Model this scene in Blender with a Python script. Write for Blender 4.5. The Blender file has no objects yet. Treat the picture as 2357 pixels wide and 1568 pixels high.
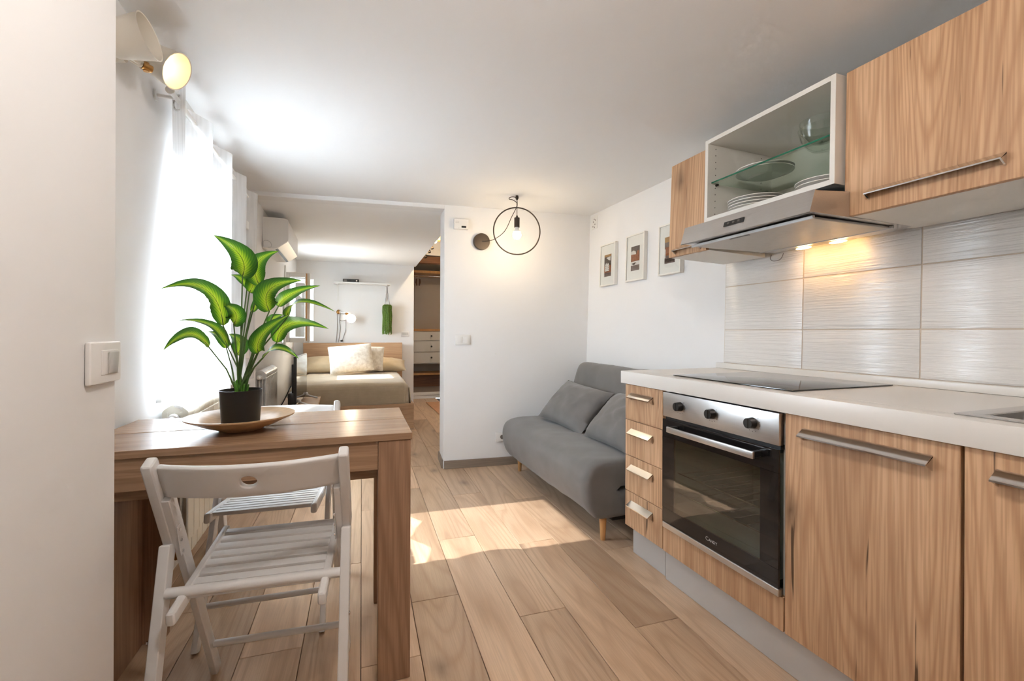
import bpy, bmesh, math, random
from mathutils import Vector, Matrix, Euler
random.seed(7)
sc = bpy.context.scene
C = sc.collection
PI = math.pi

# ------------------------------------------------------------------ camera, world, sun, exposure
cam_d = bpy.data.cameras.new('camera'); cam = bpy.data.objects.new('camera', cam_d); C.objects.link(cam)
cam_d.sensor_fit = 'HORIZONTAL'; cam_d.sensor_width = 36.0; cam_d.lens = 16.0
cam_d.shift_y = -19.7 / 2357; cam_d.clip_start = 0.02
YAW = math.atan(385.5 / 1047.6)
cam.matrix_world = Matrix.Translation((0, 0, 1.11)) @ Matrix.Rotation(-YAW, 4, 'Z') @ Matrix.Rotation(PI / 2, 4, 'X') @ Matrix.Rotation(0.0035, 4, 'Z')
sc.camera = cam

world = bpy.data.worlds.new('sky'); sc.world = world; world.use_nodes = True
bg = world.node_tree.nodes['Background']
bg.inputs['Color'].default_value = (0.72, 0.86, 1.0, 1); bg.inputs['Strength'].default_value = 11.5

SUN_SLOPE = 0.822
sun_d = bpy.data.lights.new('sun', 'SUN'); sun = bpy.data.objects.new('sun', sun_d); C.objects.link(sun)
sun_d.energy = 5.0; sun_d.angle = 0.009; sun_d.color = (1.0, 0.97, 0.93)
sun.rotation_euler = Vector((1.0, -0.062, -SUN_SLOPE)).to_track_quat('-Z', 'Y').to_euler()
sun.location = (-4, 3, 5)

def portal(name, loc, rot, sx, sy):
    d = bpy.data.lights.new(name, 'AREA'); o = bpy.data.objects.new(name, d); C.objects.link(o)
    d.shape = 'RECTANGLE'; d.size = sx; d.size_y = sy; d.cycles.is_portal = True
    o.location = loc; o.rotation_euler = rot
portal('portal_living_window', (-1.02, 2.585, 1.34), (0, -PI / 2, 0), 1.05, 0.69)
portal('portal_bedroom_window', (-0.97, 6.13, 1.38), (0, -PI / 2, 0), 0.82, 0.60)

vs = sc.view_settings
vs.view_transform = 'Standard'; vs.look = 'None'; vs.exposure = 1.72; vs.gamma = 1.0; vs.use_curve_mapping = False
sc.cycles.use_denoising = True
sc.cycles.max_bounces = 7; sc.cycles.diffuse_bounces = 4; sc.cycles.glossy_bounces = 4
sc.cycles.use_adaptive_sampling = True; sc.cycles.adaptive_threshold = 0.09; sc.cycles.adaptive_min_samples = 24
sc.cycles.transmission_bounces = 4; sc.cycles.transparent_max_bounces = 10
sc.cycles.caustics_reflective = False; sc.cycles.caustics_refractive = False
sc.cycles.sample_clamp_indirect = 6.0

# ------------------------------------------------------------------ node helpers and materials
class NT:
    def __init__(self, name):
        self.m = bpy.data.materials.new(name); self.m.use_nodes = True
        self.t = self.m.node_tree; self.N = self.t.nodes; self.L = self.t.links
        self.b = self.N['Principled BSDF']; self.out = self.N['Material Output']
    def n(self, typ, **kw):
        x = self.N.new('ShaderNode' + typ)
        for k, v in kw.items(): setattr(x, k, v)
        return x
    def l(self, a, b): self.L.new(a, b)
    def math(self, op, a, b=None):
        x = self.n('Math', operation=op)
        for i, v in enumerate((a, b)):
            if v is None: continue
            if isinstance(v, (int, float)): x.inputs[i].default_value = v
            else: self.l(v, x.inputs[i])
        return x.outputs[0]
    def mix(self, fac, a, b, blend='MIX'):
        x = self.n('Mix', data_type='RGBA', blend_type=blend)
        for s, v in ((0, fac), (6, a), (7, b)):
            if isinstance(v, (int, float)): x.inputs[s].default_value = v
            elif isinstance(v, tuple): x.inputs[s].default_value = (*v, 1)
            else: self.l(v, x.inputs[s])
        return x.outputs[2]
    def ramp(self, fac, stops):
        x = self.n('ValToRGB'); e = x.color_ramp.elements
        while len(e) < len(stops): e.new(0.5)
        for i, (p, c) in enumerate(stops):
            e[i].position = p
            e[i].color = (c, c, c, 1) if isinstance(c, (int, float)) else (*c, 1)
        self.l(fac, x.inputs[0]); return x.outputs[0]
    def noise(self, vec, scale, detail=2.0, rough=0.5, dist=0.0):
        x = self.n('TexNoise'); x.inputs['Scale'].default_value = scale; x.inputs['Detail'].default_value = detail
        x.inputs['Roughness'].default_value = rough; x.inputs['Distortion'].default_value = dist
        if vec is not None: self.l(vec, x.inputs['Vector'])
        return x.outputs[0]
    def mapping(self, vec, scale=(1, 1, 1), loc=(0, 0, 0)):
        x = self.n('Mapping'); x.inputs['Scale'].default_value = scale; x.inputs['Location'].default_value = loc
        self.l(vec, x.inputs['Vector']); return x.outputs[0]
    def objvec(self, spread=7.0):
        tc = self.n('TexCoord'); oi = self.n('ObjectInfo')
        cx = self.n('CombineXYZ')
        self.l(self.math('MULTIPLY', oi.outputs['Random'], spread), cx.inputs[0])
        self.l(self.math('MULTIPLY', oi.outputs['Random'], spread * 2.3), cx.inputs[1])
        self.l(self.math('MULTIPLY', oi.outputs['Random'], spread * 1.7), cx.inputs[2])
        va = self.n('VectorMath', operation='ADD'); self.l(tc.outputs['Object'], va.inputs[0]); self.l(cx.outputs[0], va.inputs[1])
        return va.outputs[0], oi.outputs['Random']
    def bump(self, h, strength=0.2, dist=0.01):
        x = self.n('Bump'); x.inputs['Strength'].default_value = strength; x.inputs['Distance'].default_value = dist
        self.l(h, x.inputs['Height']); self.l(x.outputs[0], self.b.inputs['Normal'])
    def set(self, **kw):
        names = dict(rough='Roughness', metal='Metallic', spec='Specular IOR Level', trans='Transmission Weight', ior='IOR',
                     coat='Coat Weight', sheen='Sheen Weight', alpha='Alpha', es='Emission Strength', coatr='Coat Roughness', sss='Subsurface Weight', aniso='Anisotropic')
        for k, v in kw.items(): self.b.inputs[names[k]].default_value = v
        return self
    def col(self, c):
        if isinstance(c, tuple): self.b.inputs['Base Color'].default_value = (*c, 1)
        else: self.l(c, self.b.inputs['Base Color'])
        return self

def plain(name, c, rough=0.5, metal=0.0, var=0.04, vscale=6.0, bumps=0.0, bscale=300.0, **kw):
    m = NT(name); v, r = m.objvec(3.0)
    n = m.noise(v, vscale, 0.0 if var < 0.03 else 2.0)
    d = tuple(max(0, x * (1 - var * 2)) for x in c); e = tuple(min(1, x * (1 + var)) for x in c)
    m.col(m.mix(n, d, e)); m.set(rough=rough, metal=metal, **kw)
    if bumps: m.bump(m.noise(v, bscale, 2.0), bumps, 0.004)
    return m.m

def wood(name, light, mid, dark, axis='Z', rough=0.45, ring=1.0, crack=0.0, knots=0.0, boards=0.0, across='Y', tone=0.25, fine=1.0, spec=0.35, ringscale=3.0, fibre=0.50):
    m = NT(name); v, rnd = m.objvec(5.0)
    along = 0.10
    sc_ = {'X': (along, 1, 1), 'Y': (1, along, 1), 'Z': (1, 1, along)}[axis]
    s2 = {'X': (0.03, 1, 1), 'Y': (1, 0.03, 1), 'Z': (1, 1, 0.03)}[axis]
    va = m.mapping(v, sc_); vb = m.mapping(v, s2)
    big = m.noise(va, ringscale, 1.5, 0.45, 0.25)
    rings = m.math('PINGPONG', m.math('MULTIPLY', big, 46.0 * ring), 1.0)
    rings = m.ramp(rings, [(0.0, 0.0), (0.5, 0.15), (0.85, 0.8), (1.0, 1.0)])
    fib = m.noise(vb, 150.0 * fine, 1.0, 0.6)
    fib = m.ramp(fib, [(0.40, 0.0), (0.60, 1.0)])
    mott = m.noise(va, 9.0, 1.5, 0.55)
    c = m.mix(m.math('MULTIPLY', rings, 0.75), light, mid)
    c = m.mix(m.math('MULTIPLY', fib, fibre), c, tuple(x * 0.85 for x in mid))
    c = m.mix(m.math('MULTIPLY', m.ramp(mott, [(0.45, 0.0), (0.8, 1.0)]), 0.55), c, dark)
    if boards:
        sep = m.n('SeparateXYZ'); m.l(v, sep.inputs[0])
        k = m.math('FLOOR', m.math('DIVIDE', sep.outputs[{'X': 0, 'Y': 1, 'Z': 2}[across]], boards))
        wn = m.n('TexWhiteNoise', noise_dimensions='1D'); m.l(k, wn.inputs['W'])
        c = m.mix(m.math('MULTIPLY', wn.outputs['Value'], 0.42), c, m.mix(1.0, c, (0.80, 0.72, 0.62), 'MULTIPLY'))
    if knots:
        vo = m.n('TexVoronoi', voronoi_dimensions='2D'); vo.inputs['Scale'].default_value = 2.3
        sx_ = m.n('SeparateXYZ'); wv = m.n('VectorMath', operation='ADD'); m.l(v, wv.inputs[0])
        m.l(m.mix(0.05, (0, 0, 0), m.noise(v, 9.0), 'ADD'), wv.inputs[1]); m.l(wv.outputs[0], sx_.inputs[0])
        cb_ = m.n('CombineXYZ'); m.l(sx_.outputs[{'Y': 0, 'Z': 1}[axis]], cb_.inputs[0]); m.l(m.math('MULTIPLY', sx_.outputs[{'Y': 1, 'Z': 2}[axis]], 0.45), cb_.inputs[1])
        m.l(cb_.outputs[0], vo.inputs['Vector'])
        kd = m.ramp(vo.outputs['Distance'], [(0.0, 1.0), (0.035, 0.6), (0.085, 0.12), (0.13, 0.0)])
        sk_ = m.n('SeparateColor'); m.l(vo.outputs['Color'], sk_.inputs[0])
        kd = m.math('MULTIPLY', kd, m.math('GREATER_THAN', sk_.outputs[0], 0.45))
        c = m.mix(m.math('MULTIPLY', kd, knots), c, tuple(x * 0.42 for x in dark))
    if crack:
        cn = m.noise(m.mapping(v, {'X': (0.05, 1, 1), 'Y': (1, 0.05, 1), 'Z': (1, 1, 0.05)}[axis]), 42.0, 2.0, 0.5)
        ck = m.ramp(cn, [(0.675, 0.0), (0.705, 1.0)])
        c = m.mix(m.math('MULTIPLY', ck, crack), c, tuple(x * 0.30 for x in dark))
    hs = m.n('HueSaturation'); m.l(c, hs.inputs['Color'])
    m.l(m.math('ADD', m.math('MULTIPLY', rnd, tone), 1.0 - tone * 0.55), hs.inputs['Value'])
    m.col(hs.outputs[0]); m.set(rough=rough, spec=spec)
    return m.m

def emit(name, c, s):
    m = NT(name); m.col(c); m.b.inputs['Emission Color'].default_value = (*c, 1); m.set(es=s); return m.m

M = {}
M['wall'] = plain('painted_plaster', (0.86, 0.85, 0.84), 0.75, var=0.012, vscale=2.0)
M['ceil'] = plain('ceiling_paint', (0.90, 0.895, 0.89), 0.8, var=0.01, vscale=1.5)
M['trim'] = plain('white_trim', (0.84, 0.83, 0.80), 0.4, var=0.01)
M['white'] = plain('white_plastic', (0.82, 0.80, 0.77), 0.35, var=0.01)
M['lacquer'] = plain('white_chair_lacquer', (0.80, 0.785, 0.77), 0.38, var=0.03, vscale=14)
M['cream'] = plain('cream_enamel', (0.80, 0.75, 0.64), 0.35, var=0.02)
M['shade'] = plain('cream_lamp_shade', (0.80, 0.74, 0.64), 0.42, var=0.02)
M['cabwhite'] = plain('cabinet_white_board', (0.80, 0.77, 0.71), 0.45, var=0.015)
M['worktop'] = plain('cream_laminate_worktop', (0.76, 0.73, 0.685), 0.30, var=0.025, vscale=3.5, bumps=0.02, bscale=500)
M['kitchen'] = wood('rustic_oak_kitchen_front', (0.72, 0.47, 0.285), (0.50, 0.285, 0.155), (0.33, 0.18, 0.095), 'Z', 0.5, 1.6, 0.95, 0.85, 0.105, 'Y', 0.10)
M['tablewood'] = wood('sonoma_oak_table', (0.46, 0.285, 0.17), (0.31, 0.18, 0.10), (0.22, 0.125, 0.068), 'X', 0.27, 0.6, 0, 0, 0, tone=0.05, spec=0.5, ringscale=4.0)
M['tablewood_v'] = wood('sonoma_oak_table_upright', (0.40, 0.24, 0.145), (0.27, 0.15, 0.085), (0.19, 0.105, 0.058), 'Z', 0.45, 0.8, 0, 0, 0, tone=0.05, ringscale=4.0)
M['floorwood'] = wood('oak_floor_plank', (0.69, 0.49, 0.33), (0.53, 0.345, 0.215), (0.38, 0.235, 0.145), 'Y', 0.36, 0.85, 0.15, 0.7, 0, fibre=0.26, fine=1.5, tone=0.34, spec=0.45, ringscale=4.0)
M['bedwood'] = wood('honey_oak_bed', (0.62, 0.40, 0.235), (0.51, 0.31, 0.175), (0.42, 0.25, 0.14), 'X', 0.45, 0.9, 0, 0, 0, tone=0.05)
M['baseboard'] = wood('grey_oak_baseboard', (0.34, 0.27, 0.21), (0.26, 0.20, 0.155), (0.19, 0.145, 0.11), 'X', 0.5, 0.8, 0, 0, 0, tone=0.08)
M['beech'] = wood('orange_beech', (0.66, 0.36, 0.15), (0.56, 0.29, 0.11), (0.46, 0.23, 0.09), 'Z', 0.4, 0.5, 0, 0, 0, tone=0.03)
M['darkwood'] = wood('dark_stained_beam', (0.24, 0.11, 0.055), (0.17, 0.075, 0.04), (0.11, 0.05, 0.03), 'X', 0.5, 0.6, 0, 0, 0, tone=0.05)
M['platewood'] = wood('bamboo_platter', (0.66, 0.44, 0.25), (0.58, 0.37, 0.20), (0.50, 0.31, 0.16), 'X', 0.30, 0.6, 0, 0, 0, tone=0.03, fine=0.6)
M['carcass'] = plain('dark_gap', (0.035, 0.03, 0.028), 0.8)
M['alu'] = plain('matt_aluminium', (0.58, 0.575, 0.57), 0.38, 0.25, var=0.02)
M['chrome'] = plain('polished_chrome', (0.72, 0.71, 0.70), 0.12, 1.0, var=0.01)
M['brass'] = plain('aged_brass', (0.50, 0.27, 0.09), 0.3, 1.0, var=0.08, vscale=30)
M['dial'] = plain('dial_print', (0.12, 0.11, 0.10), 0.6)
M['black'] = plain('black_plastic', (0.018, 0.017, 0.016), 0.30, var=0.1)
M['blackmetal'] = plain('dark_bronze_metal', (0.055, 0.038, 0.028), 0.42, 0.3, var=0.1)
M['potblack'] = plain('black_pot', (0.009, 0.0085, 0.008), 0.42, var=0.1)
M['soil'] = plain('dark_soil', (0.05, 0.035, 0.02), 0.9, var=0.4, vscale=80)
M['porcelain'] = plain('white_porcelain', (0.80, 0.77, 0.72), 0.15, var=0.01)
M['wire'] = plain('grey_cable', (0.20, 0.17, 0.15), 0.6)
M['silver'] = plain('silver_plastic', (0.62, 0.60, 0.57), 0.35, 0.4)
M['paper'] = plain('white_mat_board', (0.85, 0.82, 0.77), 0.8, var=0.01)
M['frame'] = plain('off_white_picture_frame', (0.83, 0.80, 0.74), 0.45, var=0.015)
M['mesh'] = plain('grease_filter_mesh', (0.50, 0.47, 0.43), 0.42, 0.75, var=0.05, vscale=40, bumps=0.3, bscale=900)
M['vinyl'] = plain('grey_vinyl', (0.30, 0.25, 0.22), 0.6, var=0.06)
M['closetpaint'] = plain('closet_paint', (0.66, 0.60, 0.54), 0.8, var=0.02)
M['drawerwhite'] = plain('white_dresser_lacquer', (0.72, 0.68, 0.62), 0.45, var=0.02)
M['exterior'] = plain('grey_paving', (0.41, 0.405, 0.40), 0.9, var=0.05, vscale=0.5)

def brushed(name, c, axis, rough=0.28):
    m = NT(name); v, r = m.objvec(3.0)
    s = {'X': (0.02, 1, 1), 'Y': (1, 0.02, 1), 'Z': (1, 1, 0.02)}[axis]
    n = m.noise(m.mapping(v, s), 420.0, 2.0)
    m.col(m.mix(n, tuple(x * 0.86 for x in c), c)); m.set(metal=1.0, rough=rough); m.bump(n, 0.05, 0.001)
    return m.m
M['steel'] = brushed('brushed_steel', (0.66, 0.64, 0.62), 'Y', 0.34)

def glassy(name, c, rough=0.0, ior=1.45):
    m = NT(name); m.col(c); m.set(trans=1.0, rough=rough, ior=ior)
    # glass lets sunlight through as tinted transparency for shadow and view alike
    tr = m.n('BsdfTransparent'); tr.inputs['Color'].default_value = (*c, 1)
    gl = m.n('BsdfGlossy'); gl.inputs['Roughness'].default_value = 0.02
    fr = m.n('Fresnel'); fr.inputs['IOR'].default_value = ior
    mx = m.n('MixShader'); ge = m.n('NewGeometry'); m.l(m.math('MULTIPLY', fr.outputs[0], m.math('SUBTRACT', 1.0, ge.outputs['Backfacing'])), mx.inputs[0]); m.l(tr.outputs[0], mx.inputs[1]); m.l(gl.outputs[0], mx.inputs[2])
    m.l(mx.outputs[0], m.out.inputs['Surface'])
    return m.m
M['pane'] = glassy('window_glass', (0.97, 0.98, 0.98))
M['ovenpane'] = glassy('tinted_oven_glass', (0.50, 0.58, 0.52), ior=2.1)
M['shelfglass'] = glassy('clear_shelf_glass', (0.84, 0.91, 0.86), ior=1.5)
M['greenedge'] = plain('green_glass_edge', (0.02, 0.16, 0.09), 0.15, var=0.05)
M['bowlglass'] = glassy('clear_bowl_glass', (0.93, 0.95, 0.93), ior=1.6)
M['bulbglass'] = glassy('clear_lamp_glass', (0.95, 0.93, 0.88))
m = NT('black_hob_glass'); m.col((0.012, 0.012, 0.012)); m.set(rough=0.06, spec=0.9); M['hob'] = m.m
m = NT('black_oven_glass'); m.col((0.010, 0.009, 0.009)); m.set(rough=0.05, spec=0.5); M['ovenblack'] = m.m
m = NT('television_screen'); m.col((0.02, 0.019, 0.018)); m.set(rough=0.06, spec=1.0); M['screen'] = m.m
M['cavity'] = plain('oven_cavity_enamel', (0.42, 0.48, 0.43), 0.35, var=0.05)

def sheer():
    m = NT('sheer_white_voile'); v, r = m.objvec(1.0)
    tr = m.n('BsdfTransparent'); tr.inputs['Color'].default_value = (1, 1, 1, 1)
    df = m.n('BsdfDiffuse'); df.inputs['Color'].default_value = (0.92, 0.92, 0.92, 1)
    tl = m.n('BsdfTranslucent'); tl.inputs['Color'].default_value = (0.92, 0.92, 0.92, 1)
    a = m.n('MixShader'); a.inputs[0].default_value = 0.34; m.l(df.outputs[0], a.inputs[1]); m.l(tl.outputs[0], a.inputs[2])
    n = m.noise(m.mapping(v, (1, 1, 0.1)), 60.0, 0.0)
    f = m.math('ADD', m.math('MULTIPLY', n, 0.16), 0.58)
    b = m.n('MixShader'); m.l(f, b.inputs[0]); m.l(tr.outputs[0], b.inputs[1]); m.l(a.outputs[0], b.inputs[2])
    m.l(b.outputs[0], m.out.inputs['Surface']); return m.m
M['sheer'] = sheer()

def fabric(name, c, c2, scale, weave=700.0, sheen=0.3, stripes=0.0):
    m = NT(name); v, r = m.objvec(4.0)
    n = m.noise(v, scale, 4.0, 0.6)
    cc = m.mix(m.ramp(n, [(0.35, 0.0), (0.68, 1.0)]), c, c2)
    if stripes:
        s = m.noise(m.mapping(v, (0.06, 1, 1)), stripes, 2.0)
        cc = m.mix(m.math('MULTIPLY', s, 0.35), cc, tuple(x * 0.7 for x in c))
    m.col(cc); m.set(rough=0.92, sheen=sheen); m.bump(m.noise(v, weave, 2.0), 0.25, 0.002)
    return m.m
M['sofa'] = fabric('grey_velvet', (0.165, 0.155, 0.148), (0.195, 0.184, 0.176), 5.0, sheen=0.25)
M['linen'] = fabric('beige_linen_bedspread', (0.50, 0.40, 0.27), (0.58, 0.475, 0.335), 8.0, stripes=140.0)
M['pillowbeige'] = fabric('beige_pillow_cotton', (0.52, 0.40, 0.245), (0.58, 0.46, 0.30), 6.0)
M['damask'] = fabric('cream_damask_cushion', (0.60, 0.52, 0.42), (0.80, 0.74, 0.64), 22.0)
M['rug'] = fabric('orange_woven_rug', (0.50, 0.20, 0.045), (0.60, 0.26, 0.07), 20.0)
M['moss'] = plain('moss_green_strands', (0.12, 0.22, 0.025), 0.7, var=0.5, vscale=60)

def tile_mat():
    m = NT('glossy_ridged_white_tile'); tc = m.n('TexCoord'); oi = m.n('ObjectInfo')
    va = m.n('VectorMath', operation='ADD'); cx = m.n('CombineXYZ')
    m.l(m.math('MULTIPLY', oi.outputs['Random'], 9.0), cx.inputs[2]); m.l(tc.outputs['Object'], va.inputs[0]); m.l(cx.outputs[0], va.inputs[1])
    r = m.noise(m.mapping(va.outputs[0], (1, 0.16, 7.0)), 16.0, 3.0, 0.65)
    m.col((0.80, 0.775, 0.745)); m.set(rough=0.13, spec=0.5); m.bump(r, 0.8, 0.006); return m.m
M['tile'] = tile_mat()
M['grout'] = plain('beige_grout', (0.62, 0.52, 0.42), 0.9)

def leaf_mat():
    m = NT('variegated_leaf'); uv = m.n('UVMap'); sp = m.n('SeparateXYZ'); m.l(uv.outputs[0], sp.inputs[0])
    a = m.math('ABSOLUTE', m.math('SUBTRACT', sp.outputs[0], 0.5))            # 0 at midrib, 0.5 at the edge
    w = m.math('SUBTRACT', m.math('MULTIPLY', sp.outputs[1], 16.0), m.math('MULTIPLY', a, 9.0))
    ve = m.math('PINGPONG', w, 0.5)
    feather = m.math('ADD', a, m.math('MULTIPLY', ve, 0.22))
    feather = m.math('ADD', feather, m.math('MULTIPLY', sp.outputs[1], 0.12))
    c = m.ramp(feather, [(0.05, (0.66, 0.74, 0.10)), (0.20, (0.36, 0.58, 0.04)), (0.36, (0.075, 0.24, 0.025)), (0.58, (0.03, 0.12, 0.025))])
    c = m.mix(m.ramp(a, [(0.008, 1.0), (0.02, 0.0)]), c, (0.10, 0.20, 0.02))
    m.col(c); m.set(rough=0.30, spec=0.5)
    tl = m.n('BsdfTranslucent'); m.l(m.mix(1.0, c, (1.0, 1.0, 0.55), 'MULTIPLY'), tl.inputs['Color'])
    mx = m.n('MixShader'); mx.inputs[0].default_value = 0.42
    m.l(m.b.outputs[0], mx.inputs[1]); m.l(tl.outputs[0], mx.inputs[2]); m.l(mx.outputs[0], m.out.inputs['Surface'])
    return m.m
M['leaf'] = leaf_mat()
M['stem'] = plain('green_stem', (0.07, 0.15, 0.03), 0.45, var=0.2, vscale=30)
M['shoot'] = plain('green_shoot', (0.10, 0.30, 0.03), 0.45, var=0.3, vscale=40)
M['lampglow'] = emit('warm_lamp_glow', (1.0, 0.70, 0.34), 4.5)
M['pendglow'] = emit('pendant_bulb_glow', (1.0, 0.76, 0.46), 45.0)
M['roomglow'] = emit('room_lamp_glow', (1.0, 0.93, 0.88), 31.0)
M['hoodglow'] = emit('hood_lamp_glow', (1.0, 0.56, 0.20), 26.0)
M['bedglow'] = emit('bedside_bulb_glow', (1.0, 0.82, 0.58), 260.0)
M['spotglow'] = emit('spot_bulb_glow', (1.0, 0.72, 0.40), 160.0)
M['p_sky'] = plain('print_dusk', (0.099, 0.068, 0.056), 0.8, var=0.5, vscale=60)
M['p_orange'] = plain('print_orange', (0.341, 0.112, 0.037), 0.8, var=0.4, vscale=90)
M['p_amber'] = plain('print_amber', (0.384, 0.211, 0.074), 0.8, var=0.1)
M['p_white'] = plain('print_white', (0.72, 0.68, 0.64), 0.8, var=0.15, vscale=120)
M['p_mauve'] = plain('print_mauve', (0.211, 0.149, 0.130), 0.8, var=0.3, vscale=80)

# ------------------------------------------------------------------ shape helpers
class S:
    def __init__(self): self.bm = bmesh.new()
    def box(self, x0, x1, y0, y1, z0, z1, b=0.0, seg=2, M4=None):
        mt = Matrix.Translation(((x0 + x1) / 2, (y0 + y1) / 2, (z0 + z1) / 2)) @ Matrix.Diagonal((abs(x1 - x0), abs(y1 - y0), abs(z1 - z0), 1))
        if M4 is not None: mt = M4 @ mt
        vv = bmesh.ops.create_cube(self.bm, size=1.0, matrix=mt)['verts']
        if b > 0:
            es = list({e for v in vv for e in v.link_edges})
            bmesh.ops.bevel(self.bm, geom=es, offset=b, segments=seg, profile=0.6, affect='EDGES', clamp_overlap=True)
        return self
    def hexa(self, P):
        v = [self.bm.verts.new(p) for p in P]
        for f in ((0, 1, 2, 3), (7, 6, 5, 4), (0, 4, 5, 1), (1, 5, 6, 2), (2, 6, 7, 3), (3, 7, 4, 0)):
            self.bm.faces.new([v[i] for i in f])
        return self
    def cyl(self, p0, p1, r0, r1=None, n=20, caps=True):
        p0 = Vector(p0); p1 = Vector(p1); r1 = r0 if r1 is None else r1
        d = p1 - p0; q = d.to_track_quat('Z', 'Y').to_matrix().to_4x4()
        bmesh.ops.create_cone(self.bm, cap_ends=caps, segments=n, radius1=r0, radius2=r1, depth=d.length, matrix=Matrix.Translation((p0 + p1) / 2) @ q)
        return self
    def sphere(self, c, r, scale=(1, 1, 1), u=20, v=12, M4=None):
        mt = Matrix.Translation(c) @ (M4 or Matrix.Identity(4)) @ Matrix.Diagonal((*scale, 1))
        bmesh.ops.create_uvsphere(self.bm, u_segments=u, v_segments=v, radius=r, matrix=mt); return self
    def rings(self, R, closed=False, cap=True):
        # R: list of rings (lists of points), skinned
        V = [[self.bm.verts.new(p) for p in r] for r in R]; n = len(V[0])
        rng = range(len(V)) if closed else range(len(V) - 1)
        for i in rng:
            a, b = V[i], V[(i + 1) % len(V)]
            for j in range(n):
                self.bm.faces.new((a[j], a[(j + 1) % n], b[(j + 1) % n], b[j]))
        if cap and not closed:
            self.bm.faces.new(V[0][::-1]); self.bm.faces.new(V[-1])
        return self
    def tube(self, pts, r, n=8, closed=False):
        P = [Vector(p) for p in pts]; R = []; k = len(P)
        rr = r if isinstance(r, (list, tuple)) else [r] * k
        nrm = None
        for i, p in enumerate(P):
            t = (P[(i + 1) % k] - P[i - 1]) if closed else (P[min(i + 1, k - 1)] - P[max(i - 1, 0)])
            t.normalize()
            if nrm is None:
                nrm = t.orthogonal().normalized()
            nrm = (nrm - t * nrm.dot(t)).normalized(); bn = t.cross(nrm)
            R.append([p + (nrm * math.cos(2 * PI * j / n) + bn * math.sin(2 * PI * j / n)) * rr[i] for j in range(n)])
        return self.rings(R, closed)
    def torus(self, c, axis, R, r, n=48, m_=10):
        q = Vector(axis).to_track_quat('Z', 'Y'); c = Vector(c)
        pts = [c + q @ Vector((math.cos(2 * PI * i / n) * R, math.sin(2 * PI * i / n) * R, 0)) for i in range(n)]
        return self.tube(pts, r, m_, True)
    def lathe(self, prof, n=36, M4=None, closed=False):
        M4 = M4 or Matrix.Identity(4)
        R = [[M4 @ Vector((r * math.cos(2 * PI * j / n), r * math.sin(2 * PI * j / n), z)) for j in range(n)] for r, z in prof]
        return self.rings(R, closed, cap=not closed)
    def prism(self, poly, axis, a, b):
        f = {'x': lambda p, t: (t, p[0], p[1]), 'y': lambda p, t: (p[0], t, p[1]), 'z': lambda p, t: (p[0], p[1], t)}[axis]
        return self.rings([[Vector(f(p, a)) for p in poly], [Vector(f(p, b)) for p in poly]])
    def grid(self, fn, nu, nv, uv=False):
        V = [[self.bm.verts.new(fn(i / nu, j / nv)) for j in range(nv + 1)] for i in range(nu + 1)]
        lay = self.bm.loops.layers.uv.verify() if uv else None
        for i in range(nu):
            for j in range(nv):
                f = self.bm.faces.new((V[i][j], V[i + 1][j], V[i + 1][j + 1], V[i][j + 1]))
                if uv:
                    for lp, (a, b) in zip(f.loops, ((i, j), (i + 1, j), (i + 1, j + 1), (i, j + 1))): lp[lay].uv = (b / nv, a / nu)
        return self
    def mesh(self, name, mat, ang=35, recalc=True):
        if recalc: bmesh.ops.recalc_face_normals(self.bm, faces=self.bm.faces)
        me = bpy.data.meshes.new(name); self.bm.to_mesh(me); self.bm.free()
        for p in me.polygons: p.use_smooth = True
        me.set_sharp_from_angle(angle=math.radians(ang))
        if mat is not None: me.materials.append(M[mat])
        return me

def obj(name, s, mat, parent=None, loc=None, rot=None, ang=35, recalc=True):
    me = s.mesh(name, mat, ang, recalc) if isinstance(s, S) else s
    o = bpy.data.objects.new(name, me); C.objects.link(o)
    if parent is not None: o.parent = parent
    if loc is not None: o.location = loc
    if rot is not None: o.rotation_euler = rot
    return o
def tag(o, label, cat, group=None):
    o['label'] = label; o['category'] = cat
    if group: o['group'] = group
    return o
def thing(name, label, cat, loc=(0, 0, 0), rot=(0, 0, 0), group=None):
    o = bpy.data.objects.new(name, None); C.objects.link(o); o.empty_display_size = 0.05
    o.location = loc; o.rotation_euler = rot
    return tag(o, label, cat, group)
def struct(name, s, mat, parent=None, **kw):
    o = obj(name, s, mat, parent, **kw)
    if parent is None: o['kind'] = 'structure'
    return o
def dup(root, loc, rot, label=None):
    def cp(o, par):
        c = o.copy(); C.objects.link(c); c.parent = par
        for ch in list(o.children): cp(ch, c)
        return c
    r = cp(root, None); r.location = loc; r.rotation_euler = rot
    if label: r['label'] = label
    return r
def bez(b, m_, t, k):
    b, m_, t = Vector(b), Vector(m_), Vector(t); c = m_ * 2 - (b + t) * 0.5
    return [(b * (1 - s) ** 2 + c * 2 * s * (1 - s) + t * s * s) for s in (i / k for i in range(k + 1))]
def spline(P, k=8):
    P = [Vector(p) for p in P]; out = []
    for i in range(len(P) - 1):
        p0 = P[max(i - 1, 0)]; p1 = P[i]; p2 = P[i + 1]; p3 = P[min(i + 2, len(P) - 1)]
        for j in range(k):
            t = j / k
            out.append(0.5 * ((2 * p1) + (p2 - p0) * t + (2 * p0 - 5 * p1 + 4 * p2 - p3) * t * t + (3 * p1 - p0 - 3 * p2 + p3) * t ** 3))
    out.append(P[-1]); return out

# ------------------------------------------------------------------ the shell of the flat
CEIL = 2.135
LX = lambda z: -0.755 + 0.043 * z          # the living-room window wall leans in
BX = lambda z: -0.70 + 0.03 * z            # the bedroom window wall
RX = lambda z: 1.975 + 0.025 * z           # the kitchen wall leans out

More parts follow.
